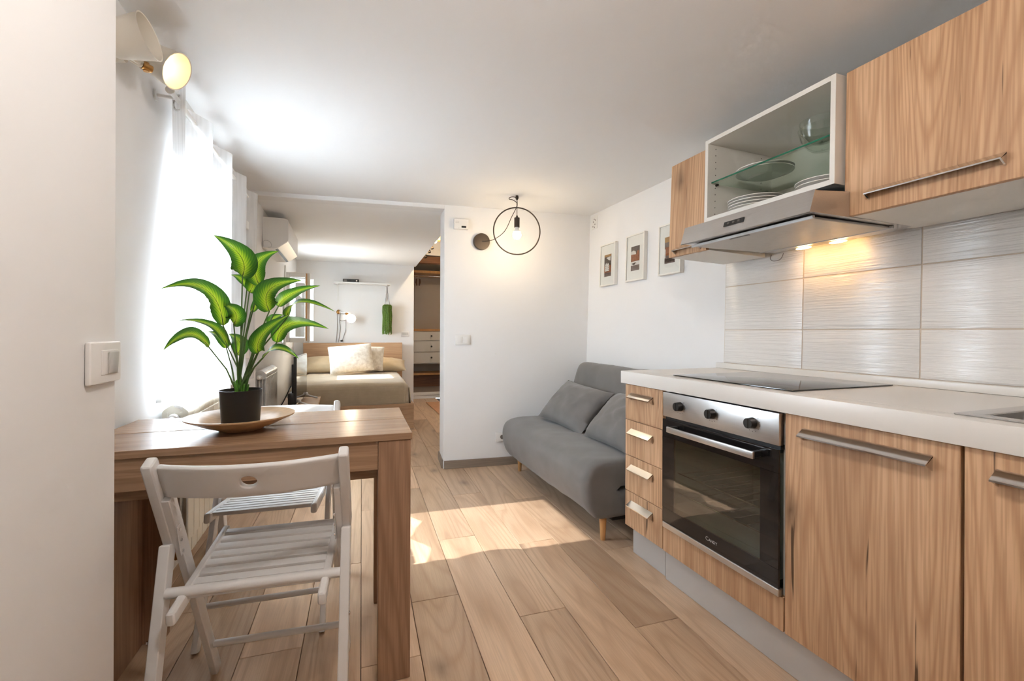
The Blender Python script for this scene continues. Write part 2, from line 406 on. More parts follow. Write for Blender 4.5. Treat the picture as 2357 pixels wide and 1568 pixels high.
fl = struct('floor', S().box(-1.0, 2.2, -1.9, 7.62, -0.10, -0.013), 'carcass')
TH = math.radians(1.96); PW = 0.196; PLEN = 1.38
joint = {0: 1.580, 1: 1.897, 2: 2.42, 3: 1.674, 4: 2.25, 5: 1.478, 6: 2.049, -1: 2.30, -2: 1.75, -3: 1.35, -4: 2.1, -5: 1.6, 7: 1.2, 8: 1.8, 9: 2.4, 10: 1.5, 11: 1.2}
def plank_mesh(L):
    return S().box(-PW / 2 + 0.0009, PW / 2 - 0.0009, -L / 2 + 0.0009, L / 2 - 0.0009, -0.0125, 0.0, 0.0014, 1).mesh('plank', 'floorwood', 40)
pm = plank_mesh(PLEN)
t_lo, t_hi = -1.95, 7.75
for k in range(-5, 11):
    s0 = (k + 0.5) * PW
    t = joint[k]
    while t > t_lo: t -= PLEN
    while t < t_hi:
        tc = t + PLEN / 2
        x = s0 * math.cos(TH) + tc * math.sin(TH); y = -s0 * math.sin(TH) + tc * math.cos(TH)
        hidden = (x < -0.60 and y < 0.4) or (x > 1.56 and y < 1.3) or (x > 1.45 and y > 4.3) or y > 7.9 or x > 2.15 or x < -0.85 or y < -1.9
        if not hidden:
            obj('plank', pm, None, fl, (x, y, 0), (0, 0, -TH))
        t += PLEN

def wblock(s, fx, xo, y0, y1, z0, z1):
    s.hexa([(fx(z0), y0, z0), (fx(z0), y1, z0), (xo, y1, z0), (xo, y0, z0), (fx(z1), y0, z1), (fx(z1), y1, z1), (xo, y1, z1), (xo, y0, z1)])
W1 = (2.24, 2.93, 0.815, 1.86); W2 = (5.84, 6.43, 0.97, 1.80)
s = S()
wblock(s, LX, -1.0, 1.10, W1[0], 0, 2.2); wblock(s, LX, -1.0, W1[1], 3.80, 0, 2.2)
wblock(s, LX, -1.0, W1[0], W1[1], 0, W1[2]); wblock(s, LX, -1.0, W1[0], W1[1], W1[3], 2.2)
wall_left = struct('wall_left', s, 'wall')
s = S()
wblock(s, BX, -0.95, 3.80, W2[0], 0, 2.2); wblock(s, BX, -0.95, W2[1], 7.2, 0, 2.2)
wblock(s, BX, -0.95, W2[0], W2[1], 0, W2[2]); wblock(s, BX, -0.95, W2[0], W2[1], W2[3], 2.2)
struct('wall_bedroom', s, 'wall')
struct('wall_near_left', S().box(-1.0, -0.445, -1.9, 1.168, 0, CEIL + 0.02, 0.004, 2), 'wall')
s = S(); wblock(s, RX, 2.3, -1.9, 3.9, 0, 2.2)
wall_right = struct('wall_right', s, 'wall')
# partition between the rooms, turned a little out of square
PA = math.radians(-5.34)
s = S().box(0, 1.45, 0, 0.31, 0, CEIL + 0.03, 0.003, 1)
partition = struct('wall_partition', s, 'wall', loc=(0.754, 3.642, 0), rot=(0, 0, PA))
struct('wall_jamb', S().box(-0.14, 0.0, 0, 0.12, 0, CEIL + 0.03, 0.003, 1), 'wall', loc=(-0.640, 3.772, 0), rot=(0, 0, PA))
struct('trim_header', S().box(-1.40, 0.002, 0, 0.12, 2.104, CEIL + 0.02, 0.003, 1), 'wall', loc=(0.754, 3.642, 0), rot=(0, 0, PA))
struct('baseboard_partition', S().box(0.004, 1.235, -0.014, -0.001, 0.0, 0.066, 0.002, 1), 'baseboard', loc=(0.754, 3.642, 0), rot=(0, 0, PA))
struct('baseboard_partition_end', S().box(-0.014, -0.001, 0.02, 0.31, 0.0, 0.066, 0.002, 1), 'baseboard', loc=(0.754, 3.642, 0), rot=(0, 0, PA))
struct('baseboard_left', S().hexa([(LX(0) + 0.001, 2.0, 0), (LX(0) + 0.001, 3.76, 0), (LX(0) + 0.013, 3.76, 0), (LX(0) + 0.013, 2.0, 0),
        (LX(.06) + 0.001, 2.0, .06), (LX(.06) + 0.001, 3.76, .06), (LX(.06) + 0.013, 3.76, .06), (LX(.06) + 0.013, 2.0, .06)]), 'trim')
struct('ceiling', S().box(-1.0, 2.3, -1.9, 3.86, CEIL, CEIL + 0.1), 'ceil')
struct('ceiling_bedroom', S().prism([(-1.0, 3.80), (0.915, 3.80), (1.035, 7.20), (-1.0, 7.20)], 'z', 2.12, 2.24), 'ceil')
struct('wall_far', S().box(-1.0, 1.0, 7.10, 7.58, 0, 2.3, 0.003, 1), 'wall')
struct('wall_hall', S().box(2.05, 2.25, 3.9, 9.0, 0, 3.2), 'wall')
struct('wall_rear', S().box(-1.0, 0.35, -1.9, -1.75, 0, 2.2).box(1.20, 2.3, -1.9, -1.75, 0, 2.2).box(0.35, 1.20, -1.9, -1.75, 2.04, 2.2), 'wall')
d = struct('door_1', S().box(0.352, 1.198, -1.86, -1.80, 0.003, 2.038, 0.003, 1), 'trim')
obj('door_handle', S().cyl((0.43, -1.80, 1.0), (0.43, -1.755, 1.0), 0.012).box(0.42, 0.54, -1.765, -1.745, 0.99, 1.01, 0.004, 2), 'chrome', d)
GROUND_Z = -3.4
struct('ground', S().box(-60, -1.02, -40, 50, GROUND_Z - 0.2, GROUND_Z), 'exterior')

# windows
def frame_bars(s, x0, x1, y0, y1, z0, z1, t):
    s.box(x0, x1, y0, y0 + t, z0, z1, 0.003, 1).box(x0, x1, y1 - t, y1, z0, z1, 0.003, 1)
    s.box(x0, x1, y0 + t, y1 - t, z0, z0 + t, 0.003, 1).box(x0, x1, y0 + t, y1 - t, z1 - t, z1, 0.003, 1)
    return s
w = struct('window_1', frame_bars(S(), -0.985, -0.93, W1[0], W1[1], W1[2], W1[3], 0.035), 'trim')
obj('window_sill', S().box(-0.99, LX(W1[2]) + 0.02, W1[0] + 0.001, W1[1] - 0.001, W1[2] - 0.0, W1[2] + 0.018, 0.004, 2), 'trim', w)
def sash(parent, wdt, z0, z1, loc, rz, handle=True):
    t = 0.055
    s = S().box(0, t, -0.022, 0.022, z0, z1, 0.004, 1).box(wdt - t, wdt, -0.022, 0.022, z0, z1, 0.004, 1)
    s.box(t, wdt - t, -0.022, 0.022, z0, z0 + t, 0.004, 1).box(t, wdt - t, -0.022, 0.022, z1 - t, z1, 0.004, 1)
    a = obj('sash', s, 'trim', parent, loc, (0, 0, rz))
    obj('pane', S().box(t, wdt - t, -0.004, 0.004, z0 + t, z1 - t), 'pane', a)
    if handle:
        zc = (z0 + z1) / 2
        obj('window_handle', S().box(wdt - 0.04, wdt - 0.015, 0.021, 0.03, zc - 0.05, zc + 0.05, 0.003, 1).cyl((wdt - 0.028, 0.03, zc), (wdt - 0.028, 0.055, zc), 0.009)
            .box(wdt - 0.038, wdt - 0.018, 0.046, 0.062, zc - 0.11, zc + 0.012, 0.005, 2), 'white', a)
    return a
sash(w, 0.56, 0.93, 1.83, (LX(1.3) + 0.035, W1[1] + 0.012, 0), math.radians(84))
w2 = struct('window_2', frame_bars(S(), -0.935, -0.885, W2[0], W2[1], W2[2], W2[3], 0.03), 'trim')
obj('window_sill', S().box(-0.94, BX(W2[2]) + 0.015, W2[0] + 0.001, W2[1] - 0.001, W2[2], W2[2] + 0.015, 0.003, 1), 'trim', w2)
sash(w2, 0.27, 0.98, 1.79, (BX(1.4) + 0.01, W2[0] - 0.01, 0), math.radians(-4), False)
sash(w2, 0.27, 0.98, 1.79, (BX(1.4) + 0.01, W2[1] + 0.03, 0), math.radians(6), False)
obj('gasket', S().box(0.262, 0.272, -0.03, -0.02, 1.0, 1.78), 'beech', w2, (BX(1.4) - 0.02, W2[0] - 0.02, 0), (0, 0, math.radians(-4)))
obj('window_casing', frame_bars(S(), BX(1.4) + 0.004, BX(1.4) + 0.028, W2[0] - 0.09, W2[1] + 0.09, W2[2] - 0.07, W2[3] + 0.06, 0.085), 'trim', w2)

# wall tiles of the kitchen, one by one
ty = [(0.134, 0.590), (0.592, 1.048), (1.050, 1.507), (1.509, 1.966)]
tz = [(0.944, 1.124), (1.126, 1.362), (1.364, 1.512)]
bs = obj('grout_bed', S().hexa([(RX(.93) - 0.0185, 0.13, .93), (RX(.93) - 0.0185, 1.968, .93), (RX(.93) + .01, 1.968, .93), (RX(.93) + .01, 0.13, .93),
                                 (RX(1.512) - 0.0185, 0.13, 1.512), (RX(1.512) - 0.0185, 1.968, 1.512), (RX(1.512) + .01, 1.968, 1.512), (RX(1.512) + .01, 0.13, 1.512)]), 'grout', wall_right)
for y0, y1 in ty:
    for z0, z1 in tz:
        h = z1 - z0
        obj('tile', S().box(-0.006, 0.006, 0.0012, y1 - y0 - 0.0012, 0.0012, h - 0.0012, 0.0015, 2), 'tile', wall_right, (RX(z0) - 0.0145, y0, z0), (0, 0.025, 0))
# ------------------------------------------------------------------ kitchen, floor units
FX = 1.335                                   # plane of the door fronts
def bar_handle(parent, y0, y1, z, x=FX, depth=0.030, drop=0.024, mat='chrome'):
    s = S()
    s.prism([(x - 0.001, z), (x - depth, z - drop + 0.004), (x - depth, z - drop), (x - 0.001, z - 0.005)], 'y', y0, y1)
    for a, b in ((y0, y0 + 0.004), (y1 - 0.004, y1)):
        s.prism([(x - 0.0005, z - 0.001), (x - depth + 0.002, z - drop + 0.002), (x - 0.0005, z - drop - 0.014)], 'y', a, b)
    return obj('handle', s, mat, parent, ang=20)
ZB, ZT = 0.140, 0.852
cab = thing('drawer_cabinet', 'narrow oak kitchen cabinet with four small drawers beside the sofa', 'cabinet', (0, 0, 0))
obj('body', S().box(FX + 0.020, 1.93, 1.674, 1.964, ZB, ZT + 0.001), 'cabwhite', cab)
hgt = (ZT - ZB) / 4
for i in range(4):
    z0 = ZB + i * hgt
    dr = obj('drawer', S().box(FX, FX + 0.018, 1.676, 1.962, z0 + 0.0015, z0 + hgt - 0.0015, 0.0015, 1), 'kitchen', cab)
    bar_handle(dr, 1.742, 1.912, z0 + hgt - 0.040)
for a, b, xx, lab in ((1.700, 1.945, 1.372, 'short grey plinth strip under the four-drawer cabinet'), (-0.60, 1.683, 1.360, 'long grey plinth strip under the oven and cabinet doors')):
    p = obj('plinth', S().box(xx, xx + 0.014, a, b, 0.001, ZB - 0.001, 0.001, 1), 'alu'); tag(p, lab, 'plinth')
obj('plinth_return', S().box(0.014, 0.5, -0.012, 0.0, 0.001, ZB - 0.001), 'alu', bpy.data.objects['plinth'], (1.372, 1.945, 0))
ch = thing('oven_cabinet', 'oak panel cabinet housing the built-in oven', 'cabinet')
obj('body', S().box(FX + 0.020, 1.93, 1.655, 1.672, ZB, ZT).box(FX + 0.02, 1.93, 1.078, 1.094, ZB, ZT).box(FX + 0.02, 1.93, 1.094, 1.655, ZB, ZB + 0.018), 'cabwhite', ch)
obj('panel', S().box(FX, FX + 0.018, 1.078, 1.672, ZB, 0.252, 0.0015, 1), 'kitchen', ch)
def door_unit(name, label, y0, y1, hy0, hy1):
    c = thing(name, label, 'cabinet')
    obj('body', S().box(FX + 0.020, 1.93, y0, y1, ZB, ZT - 0.16), 'cabwhite', c)
    dd = obj('door', S().box(FX, FX + 0.018, y0 + 0.0015, y1 - 0.0015, ZB, ZT - 0.001, 0.0015, 1), 'kitchen', c)
    bar_handle(dd, hy0, hy1, 0.815); return c
door_unit('base_cabinet', 'oak kitchen cabinet door just beside the oven, long steel handle', 0.6265, 1.0745, 0.680, 1.012)
door_unit('sink_cabinet', 'oak kitchen cabinet door under the sink, cut by the picture edge', 0.172, 0.6225, 0.235, 0.566)
door_unit('corner_cabinet', 'oak kitchen cabinet beyond the sink door, nearest the camera', -0.58, 0.168, -0.5, 0.1)

# oven
ov = thing('oven', 'built-in steel and black glass oven under the hob', 'oven', (0, 0, 0))
OX = 1.318; y0, y1 = 1.081, 1.652
obj('control_panel', S().box(OX, OX + 0.02, y0, y1, 0.744, 0.849, 0.002, 2), 'steel', ov)
for yk in (1.543, 1.366, 1.183):
    kb = obj('knob', S().cyl((OX - 0.0005, yk, 0.800), (OX - 0.024, yk, 0.800), 0.0195, 0.0175, 28).box(OX - 0.027, OX - 0.004, yk - 0.004, yk + 0.004, 0.783, 0.817, 0.002, 1), 'black', ov)
    for q in range(10):
        a = math.radians(-220 + q * 26)
        obj('dial_mark', S().box(OX - 0.0008, OX, yk - 0.0012, yk + 0.0012, 0.7990, 0.8010, M4=Matrix.Translation((0, math.cos(a) * 0.029, math.sin(a) * 0.029))), 'dial', kb)
obj('vent_gap', S().box(OX + 0.012, OX + 0.03, y0 + 0.004, y1 - 0.004, 0.730, 0.745), 'black', ov)
gy0, gy1, gz0, gz1 = 1.150, 1.578, 0.345, 0.655
s = S().box(OX - 0.002, OX + 0.006, y0, y1, gz1, 0.732, 0.001, 1).box(OX - 0.002, OX + 0.006, y0, y1, 0.282, gz0, 0.001, 1)
s.box(OX - 0.002, OX + 0.006, y0, gy0, gz0, gz1).box(OX - 0.002, OX + 0.006, gy1, y1, gz0, gz1)
dr = obj('door', s, 'ovenblack', ov)
obj('pane', S().box(OX - 0.0022, OX + 0.005, gy0, gy1, gz0, gz1), 'ovenpane', dr)
obj('door_handle', S().box(OX - 0.046, OX - 0.036, 1.141, 1.574, 0.690, 0.714, 0.002, 2), 'steel', dr)
for a in (1.145, 1.554): obj('handle_bracket', S().box(OX - 0.036, OX - 0.001, a, a + 0.016, 0.692, 0.714, 0.002, 1), 'black', dr)
obj('bottom_strip', S().box(OX - 0.002, OX + 0.02, y0, y1, 0.256, 0.280, 0.002, 1), 'steel', ov)
s = S(); x0, x1 = OX + 0.03, 1.80
s.box(x1, x1 + 0.01, 1.12, 1.61, 0.30, 0.70).box(x0, x1, 1.11, 1.12, 0.30, 0.70).box(x0, x1, 1.61, 1.62, 0.30, 0.70)
s.box(x0, x1, 1.11, 1.62, 0.29, 0.30).box(x0, x1, 1.11, 1.62, 0.70, 0.71)
obj('cavity', s, 'cavity', ov)
s = S()
for zz in (0.415, 0.50):
    for q in range(9): s.cyl((x0 + 0.01, 1.14 + q * 0.056, zz), (x1 - 0.02, 1.14 + q * 0.056, zz), 0.002, n=6)
    s.cyl((x0 + 0.012, 1.125, zz), (x0 + 0.012, 1.605, zz), 0.003, n=6)
obj('rack', s, 'chrome', ov)
fc = bpy.data.curves.new('logo', 'FONT'); fc.body = 'Candy'; fc.size = 0.021; fc.extrude = 0.0002; fc.align_x = 'CENTER'
for i in range(1, 5): fc.body_format[i].use_small_caps = True
tmp = bpy.data.objects.new('logo_curve', fc); C.objects.link(tmp)
lme = bpy.data.meshes.new_from_object(tmp.evaluated_get(bpy.context.evaluated_depsgraph_get())); bpy.data.objects.remove(tmp)
lme.materials.clear(); lme.materials.append(M['alu'])
lg = obj('logo', lme, None, ov, (OX - 0.0026, 1.366, 0.309), Matrix(((0, 0, -1), (-1, 0, 0), (0, 1, 0))).to_euler())

wt = thing('worktop', 'long cream laminate kitchen worktop with low upstand', 'worktop')
s = S().box(1.322, 1.40, -0.60, 1.985, 0.8535, 0.915, 0.002, 2)
s.box(1.40, 1.86, 0.645, 1.985, 0.8535, 0.915).box(1.40, 1.86, -0.60, 0.16, 0.8535, 0.915).box(1.86, 1.974, -0.60, 1.985, 0.8535, 0.915)
obj('slab', s, 'worktop', wt)
obj('upstand', S().box(1.945, 1.974, -0.60, 1.992, 0.9152, 0.944, 0.004, 2), 'worktop', wt)
hb = obj('hob', S().box(1.392, 1.905, 1.093, 1.677, 0.9155, 0.9200, 0.0015, 2), 'hob'); tag(hb, 'flat black glass hob set on the cream worktop', 'hob')
sk = thing('sink', 'steel kitchen sink sunk into the cream worktop', 'sink')
s = S().box(1.385, 1.42, 0.14, 0.665, 0.9153, 0.9185, 0.001, 1).box(1.84, 1.875, 0.14, 0.665, 0.9153, 0.9185, 0.001, 1).box(1.42, 1.84, 0.625, 0.665, 0.9153, 0.9185, 0.001, 1).box(1.42, 1.84, 0.14, 0.18, 0.9153, 0.9185, 0.001, 1)
obj('rim', s, 'steel', sk)
obj('basin', S().box(1.42, 1.425, 0.18, 0.625, 0.74, 0.9165).box(1.835, 1.84, 0.18, 0.625, 0.74, 0.9165).box(1.425, 1.835, 0.18, 0.185, 0.74, 0.9165).box(1.425, 1.835, 0.62, 0.625, 0.74, 0.9165).box(1.42, 1.84, 0.18, 0.625, 0.735, 0.74), 'steel', sk)
obj('drain', S().cyl((1.63, 0.40, 0.7402), (1.63, 0.40, 0.745), 0.04, n=28), 'chrome', sk)

# ------------------------------------------------------------------ kitchen, wall units
def wall_cab(name, label, y0, y1, zb, h, lean, hy, hz):
    c = thing(name, label, 'cabinet', (1.590, y0, zb), (0, lean, 0)); L = y1 - y0
    obj('body', S().box(0.020, 0.372, 0, L, 0, h, 0.001, 1), 'cabwhite', c)
    dd = obj('door', S().box(0, 0.0195, 0.001, L - 0.001, 0.0, h + 0.002, 0.0015, 1), 'kitchen', c)
    bar_handle(dd, hy[0] - y0, hy[1] - y0, hz, x=0.0, depth=0.028, drop=0.022, mat='chrome')
    return c
wall_cab('wall_cabinet', 'large oak wall cabinet with a long steel handle', 0.15, 1.062, 1.503, 0.490, 0.020, (0.657, 0.984), 0.074)
wall_cab('wall_cabinet', 'narrow oak wall cabinet beyond the cooker hood', 1.690, 1.953, 1.500, 0.478, 0.038, (1.72, 1.90), 0.045)
oc = thing('open_wall_cabinet', 'open white wall cabinet holding dishes above the cooker hood', 'cabinet', (1.555, 1.070, 1.617), (0, 0.018, 0))
Wd, Hh, Dp, tt = 0.596, 0.376, 0.405, 0.018
obj('side_panel', S().box(0, Dp, 0, tt, 0, Hh, 0.001, 1), 'cabwhite', oc); obj('side_panel', S().box(0, Dp, Wd - tt, Wd, 0, Hh, 0.001, 1), 'cabwhite', oc)
obj('bottom_panel', S().box(0.0005, Dp, tt, Wd - tt, 0, tt), 'cabwhite', oc); obj('top_panel', S().box(0.0005, Dp, tt, Wd - tt, Hh - tt, Hh), 'cabwhite', oc)
obj('back_panel', S().box(Dp - 0.008, Dp, tt, Wd - tt, tt, Hh - tt), 'cabwhite', oc)
gs = obj('glass_shelf', S().box(0.022, Dp - 0.012, tt + 0.002, Wd - tt - 0.002, 0.178, 0.184), 'shelfglass', oc)
obj('glass_edge', S().box(0.0205, 0.022, tt + 0.002, Wd - tt - 0.002, 0.178, 0.184), 'greenedge', gs)
for xx in (0.05, Dp - 0.05):
    for yy in (tt, Wd - tt - 0.012): obj('shelf_support', S().cyl((xx, yy, 0.173), (xx, yy + 0.012, 0.173), 0.005, n=12), 'carcass', oc)
s = S()
for q in range(11):
    for xx in (0.045, Dp - 0.08): s.cyl((xx, Wd - tt - 0.0015, 0.04 + q * 0.03), (xx, Wd - tt + 0.001, 0.04 + q * 0.03), 0.0022, n=8)
obj('peg_holes', s, 'dial', oc)['kind'] = 'stuff'
OCB = 1.617 + tt                    # top of the cabinet's bottom panel
def plate_mesh(r, h):
    s = S(); p = [(r * 0.55, 0.0), (r * 0.60, 0.001), (r * 0.72, h * 0.45), (r, h), (r * 0.995, h + 0.003), (r * 0.70, h * 0.45 + 0.004), (r * 0.58, 0.005), (0.002, 0.004), (0.002, 0.0)]
    return s.lathe(p, 40, closed=True).mesh('plate', 'porcelain', 50)
pl_big = plate_mesh(0.115, 0.018); pl_mid = plate_mesh(0.10, 0.016)
def plates(me, x, y, z, n, step, lab, grp):
    words = {3: ('lowest', 'middle', 'topmost'), 4: ('lowest', 'second lowest', 'second highest', 'topmost'), 2: ('lower', 'upper')}[n]
    for i in range(n): tag(obj('plate', me, None, None, (x, y, z + i * step)), '%s white plate of the stack %s' % (words[i], lab), 'plate', grp)
plates(pl_big, 1.705, 1.515, OCB + 0.003, 4, 0.0125, 'under the glass shelf, beside the narrow cabinet', 'plates in the open cabinet')
plates(pl_mid, 1.715, 1.215, OCB + 0.003, 3, 0.0145, 'under the glass shelf, below the glass bowls', 'plates in the open cabinet')
plates(pl_big, 1.735, 1.500, 1.617 + 0.1845 - 0.003, 2, 0.012, 'on the glass shelf', 'plates in the open cabinet')
def bowl_mesh(r, h):
    p = [(0.002, 0.0), (r * 0.42, 0.0), (r * 0.62, h * 0.16), (r * 0.90, h * 0.52), (r, h), (r * 0.965, h), (r * 0.86, h * 0.53), (r * 0.58, h * 0.19), (r * 0.35, 0.006), (0.002, 0.006)]
    return S().lathe(p, 36, closed=True).mesh('glass_bowl', 'bowlglass', 50)
tag(obj('glass_bowl', bowl_mesh(0.078, 0.085), None, None, (1.690, 1.210, 1.8005)), 'clear glass bowl at the bottom of the pair on the glass shelf', 'bowl', 'glass bowls')
tag(obj('glass_bowl', bowl_mesh(0.074, 0.080), None, None, (1.690, 1.210, 1.8310)), 'clear glass bowl nested on top of another glass bowl', 'bowl', 'glass bowls')

hd = thing('cooker_hood', 'slim brushed steel cooker hood under the open cabinet', 'cooker hood')
hy0, hy1 = 1.040, 1.638
s = S().prism([(1.400, 1.502), (1.424, 1.573), (1.965, 1.614), (1.965, 1.550), (1.955, 1.496)], 'y', hy0 + 0.004, hy1 - 0.004)
obj('body', s, 'steel', hd)
obj('front_panel', S().prism([(1.398, 1.499), (1.423, 1.575), (1.428, 1.573), (1.403, 1.497)], 'y', hy0, hy1), 'steel', hd)
obj('filter', S().box(1.450, 1.840, hy0 + 0.030, hy1 - 0.030, 1.488, 1.4965, 0.002, 1), 'mesh', hd)
for a in (1.440, 1.841): obj('filter_frame', S().box(a, a + 0.009, hy0 + 0.02, hy1 - 0.02, 1.486, 1.4970, 0.001, 1), 'alu', hd)
obj('latch', S().box(1.456, 1.466, 1.33, 1.42, 1.4865, 1.4878), 'black', hd)
cp = obj('switch_panel', S().box(-0.002, 0.0, -0.048, 0.048, -0.010, 0.010, 0.0008, 1), 'black', hd, (1.4098, 1.355, 1.5375), (0, 0.31, 0))
obj('switch_button', S().box(-0.0032, -0.002, -0.03, -0.02, -0.004, 0.004).box(-0.0032, -0.002, -0.005, 0.005, -0.004, 0.004).box(-0.0032, -0.002, 0.02, 0.03, -0.004, 0.004), 'dial', cp)
lt = obj('light_cover', S().sphere((1.912, 1.375, 1.4885), 1.0, (0.030, 0.150, 0.008), 24, 8), 'bulbglass', hd)
for yy in (1.30, 1.45): obj('lamp', S().sphere((1.912, yy, 1.487), 1.0, (0.014, 0.036, 0.0050), 14, 8), 'hoodglow', lt)
obj('wire_loop', S().tube(spline([(1.945, 1.640, 1.489), (1.948, 1.648, 1.470), (1.950, 1.632, 1.458), (1.955, 1.60, 1.462), (1.957, 1.585, 1.489)], 6), 0.0016, 6), 'wire', hd)

# pictures on the kitchen wall
def picture(y0, y1, z0, z1, kind, label):
    zc = (z0 + z1) / 2
    p = thing('picture_frame', label, 'picture', (RX(z0) - 0.001, y0, z0), (0, 0.025, 0), 'row of three framed prints')
    W, Hq, t, dpt = y1 - y0, z1 - z0, 0.011, 0.030
    s = S().box(-dpt, 0, 0, t, 0, Hq, 0.001, 1).box(-dpt, 0, W - t, W, 0, Hq, 0.001, 1).box(-dpt, 0, t, W - t, 0, t, 0.001, 1).box(-dpt, 0, t, W - t, Hq - t, Hq, 0.001, 1)
    obj('frame', s, 'frame', p)
    obj('mat_board', S().box(-dpt + 0.008, -dpt + 0.010, t, W - t, t, Hq - t), 'paper', p)
    # flat print made of small coloured shapes
    me = bpy.data.meshes.new('print'); x = -dpt + 0.0075; V = []; Fc = []; mi = []
    a, b, c, d_ = W * 0.27, W * 0.73, Hq * 0.22, Hq * 0.74
    def poly(pts, mat, lift):
        i0 = len(V); V.extend((x - lift * 0.0002, a + (1 - q[0]) * (b - a), c + q[1] * (d_ - c)) for q in pts); Fc.append(tuple(range(i0, len(V)))); mi.append(mat)
    R4 = lambda u0, v0, u1, v1: [(u0, v0), (u1, v0), (u1, v1), (u0, v1)]
    if kind == 0:
        poly(R4(0, 0, 1, 1), 0, 0); poly(R4(0, 0.9, 1, 1), 2, 1); poly(R4(0, 0, 1, 0.18), 4, 1); poly(R4(0, 0.18, 1, 0.50), 1, 1)
        poly([(0.1, 0.25), (0.72, 0.25), (0.72, 0.5), (0.55, 0.64), (0.42, 0.54), (0.28, 0.64), (0.1, 0.5)], 3, 2)
        for q in range(3):
            for r in range(3): poly(R4(0.2 + q * 0.18, 0.29 + r * 0.08, 0.27 + q * 0.18, 0.335 + r * 0.08), 0, 3)
        poly([(0.3, 0.86), (0.9, 0.9), (0.88, 0.7), (0.62, 0.74)], 3, 1)
    elif kind == 1:
        poly(R4(0, 0, 1, 1), 0, 0); poly(R4(0, 0, 1, 0.22), 4, 1); poly(R4(0, 0.22, 1, 0.40), 3, 1); poly(R4(0, 0.38, 1, 0.68), 1, 2)
        poly([(0, 0.68), (0.6, 0.66), (0.55, 0.78), (0.3, 0.84), (0.05, 0.80)], 3, 3); poly([(0.62, 0.66), (1, 0.66), (0.92, 0.8), (0.74, 0.82)], 1, 3)
        poly([(0.1, 0.30), (0.6, 0.34), (0.5, 0.25), (0.3, 0.23)], 0, 3)
    else:
        poly(R4(0, 0, 1, 1), 4, 0); poly(R4(0, 0.8, 1, 1), 2, 1); poly(R4(0.06, 0.3, 1, 0.62), 1, 1); poly(R4(0, 0.05, 0.9, 0.18), 0, 1); poly(R4(0, 0.22, 0.1, 0.55), 3, 2)
    me.from_pydata(V, [], Fc)
    for k in ('p_sky', 'p_orange', 'p_amber', 'p_white', 'p_mauve'): me.materials.append(M[k])
    for i, f in enumerate(me.polygons): f.material_index = mi[i]
    obj('print', me, None, p)
    obj('glass', S().box(-dpt + 0.004, -dpt + 0.0055, t, W - t, t, Hq - t), 'pane', p)
picture(3.070, 3.295, 1.485, 1.826, 0, 'white framed print of a gabled house, nearest the room corner')
picture(2.700, 2.925, 1.487, 1.830, 1, 'white framed print of an orange street, middle of the three')
picture(2.325, 2.545, 1.489, 1.826, 2, 'white framed print half hidden behind the narrow oak cabinet')
jb = thing('cable_hole_cover', 'small white cover with dark holes high in the room corner', 'cover', (RX(2.05) - 0.003, 3.445, 2.055), (0, 0.025, 0))
obj('plate', S().box(-0.002, 0.002, -0.05, 0.05, -0.055, 0.055, 0.001, 1), 'trim', jb)
for a, b in ((0, 0.03), (-0.02, 0.02), (0.015, 0.01), (-0.012, -0.015), (0.02, -0.03), (-0.005, -0.04)):
    obj('hole', S().cyl((-0.003, a, b), (-0.0018, a, b), 0.006, n=10), 'wire', jb)
# ------------------------------------------------------------------ sofa and pillows
def inset(P, d):
    n = len(P); out = []
    for i in range(n):
        a, b, c = Vector(P[i - 1]), Vector(P[i]), Vector(P[(i + 1) % n])
        t = ((b - a).normalized() + (c - b).normalized())
        if t.length < 1e-6: t = (c - b)
        t.normalize(); out.append(b + Vector((-t.y, t.x)) * d)
    return out
def area2(P): return sum(P[i - 1][0] * P[i][1] - P[i][0] * P[i - 1][1] for i in range(len(P)))
def loft_pad(prof, y0, y1, rr, wr=0.0, seed=0):
    if area2(prof) < 0: prof = prof[::-1]
    ys = [(y0, rr), (y0 + rr * 0.12, rr * 0.55), (y0 + rr * 0.4, rr * 0.2), (y0 + rr, 0.0)]
    k = 46
    ys += [(y0 + rr + (y1 - y0 - 2 * rr) * i / k, 0.0) for i in range(1, k)]
    ys += [(y1 - rr, 0.0), (y1 - rr * 0.4, rr * 0.2), (y1 - rr * 0.12, rr * 0.55), (y1, rr)]
    R = []
    from mathutils import noise
    for y, d in ys:
        ring = []
        for p in inset(prof, d):
            w = wr * noise.noise(Vector((p[0] * 6 + seed, y * 7, p[1] * 7))) + wr * 0.35 * noise.noise(Vector((p[0] * 14, y * 26, p[1] * 14 + seed)))
            ring.append(Vector((p[0] + w * 0.5, y, p[1] + w)))
        R.append(ring)
    return S().rings(R)
so = thing('sofa', 'grey velvet sofa bed on wooden legs in the room corner', 'sofa')
front = spline([(a, b, 0) for a, b in ((1.62, 0.424), (1.45, 0.430), (1.30, 0.428), (1.222, 0.408), (1.185, 0.365), (1.175, 0.30), (1.188, 0.22), (1.222, 0.155), (1.272, 0.122), (1.42, 0.118))], 5)
prof = [(1.88, 0.402), (1.75, 0.418)] + [(q.x, q.y) for q in front] + [(1.60, 0.118), (1.88, 0.120), (1.90, 0.18), (1.88, 0.246), (1.60, 0.252), (1.395, 0.256), (1.375, 0.266), (1.395, 0.276), (1.60, 0.280), (1.88, 0.286), (1.90, 0.34)]
obj('seat', loft_pad(prof, 2.075, 3.435, 0.035, 0.005, 3), 'sofa', so, ang=60)
bp = spline([(a, b, 0) for a, b in ((1.71, 0.41), (1.745, 0.52), (1.80, 0.68), (1.835, 0.79), (1.862, 0.838), (1.905, 0.858), (1.945, 0.842), (1.958, 0.79), (1.94, 0.62), (1.90, 0.42))], 4)
obj('backrest', loft_pad([(q.x, q.y) for q in bp], 2.085, 3.425, 0.03, 0.007, 9), 'sofa', so, ang=60)
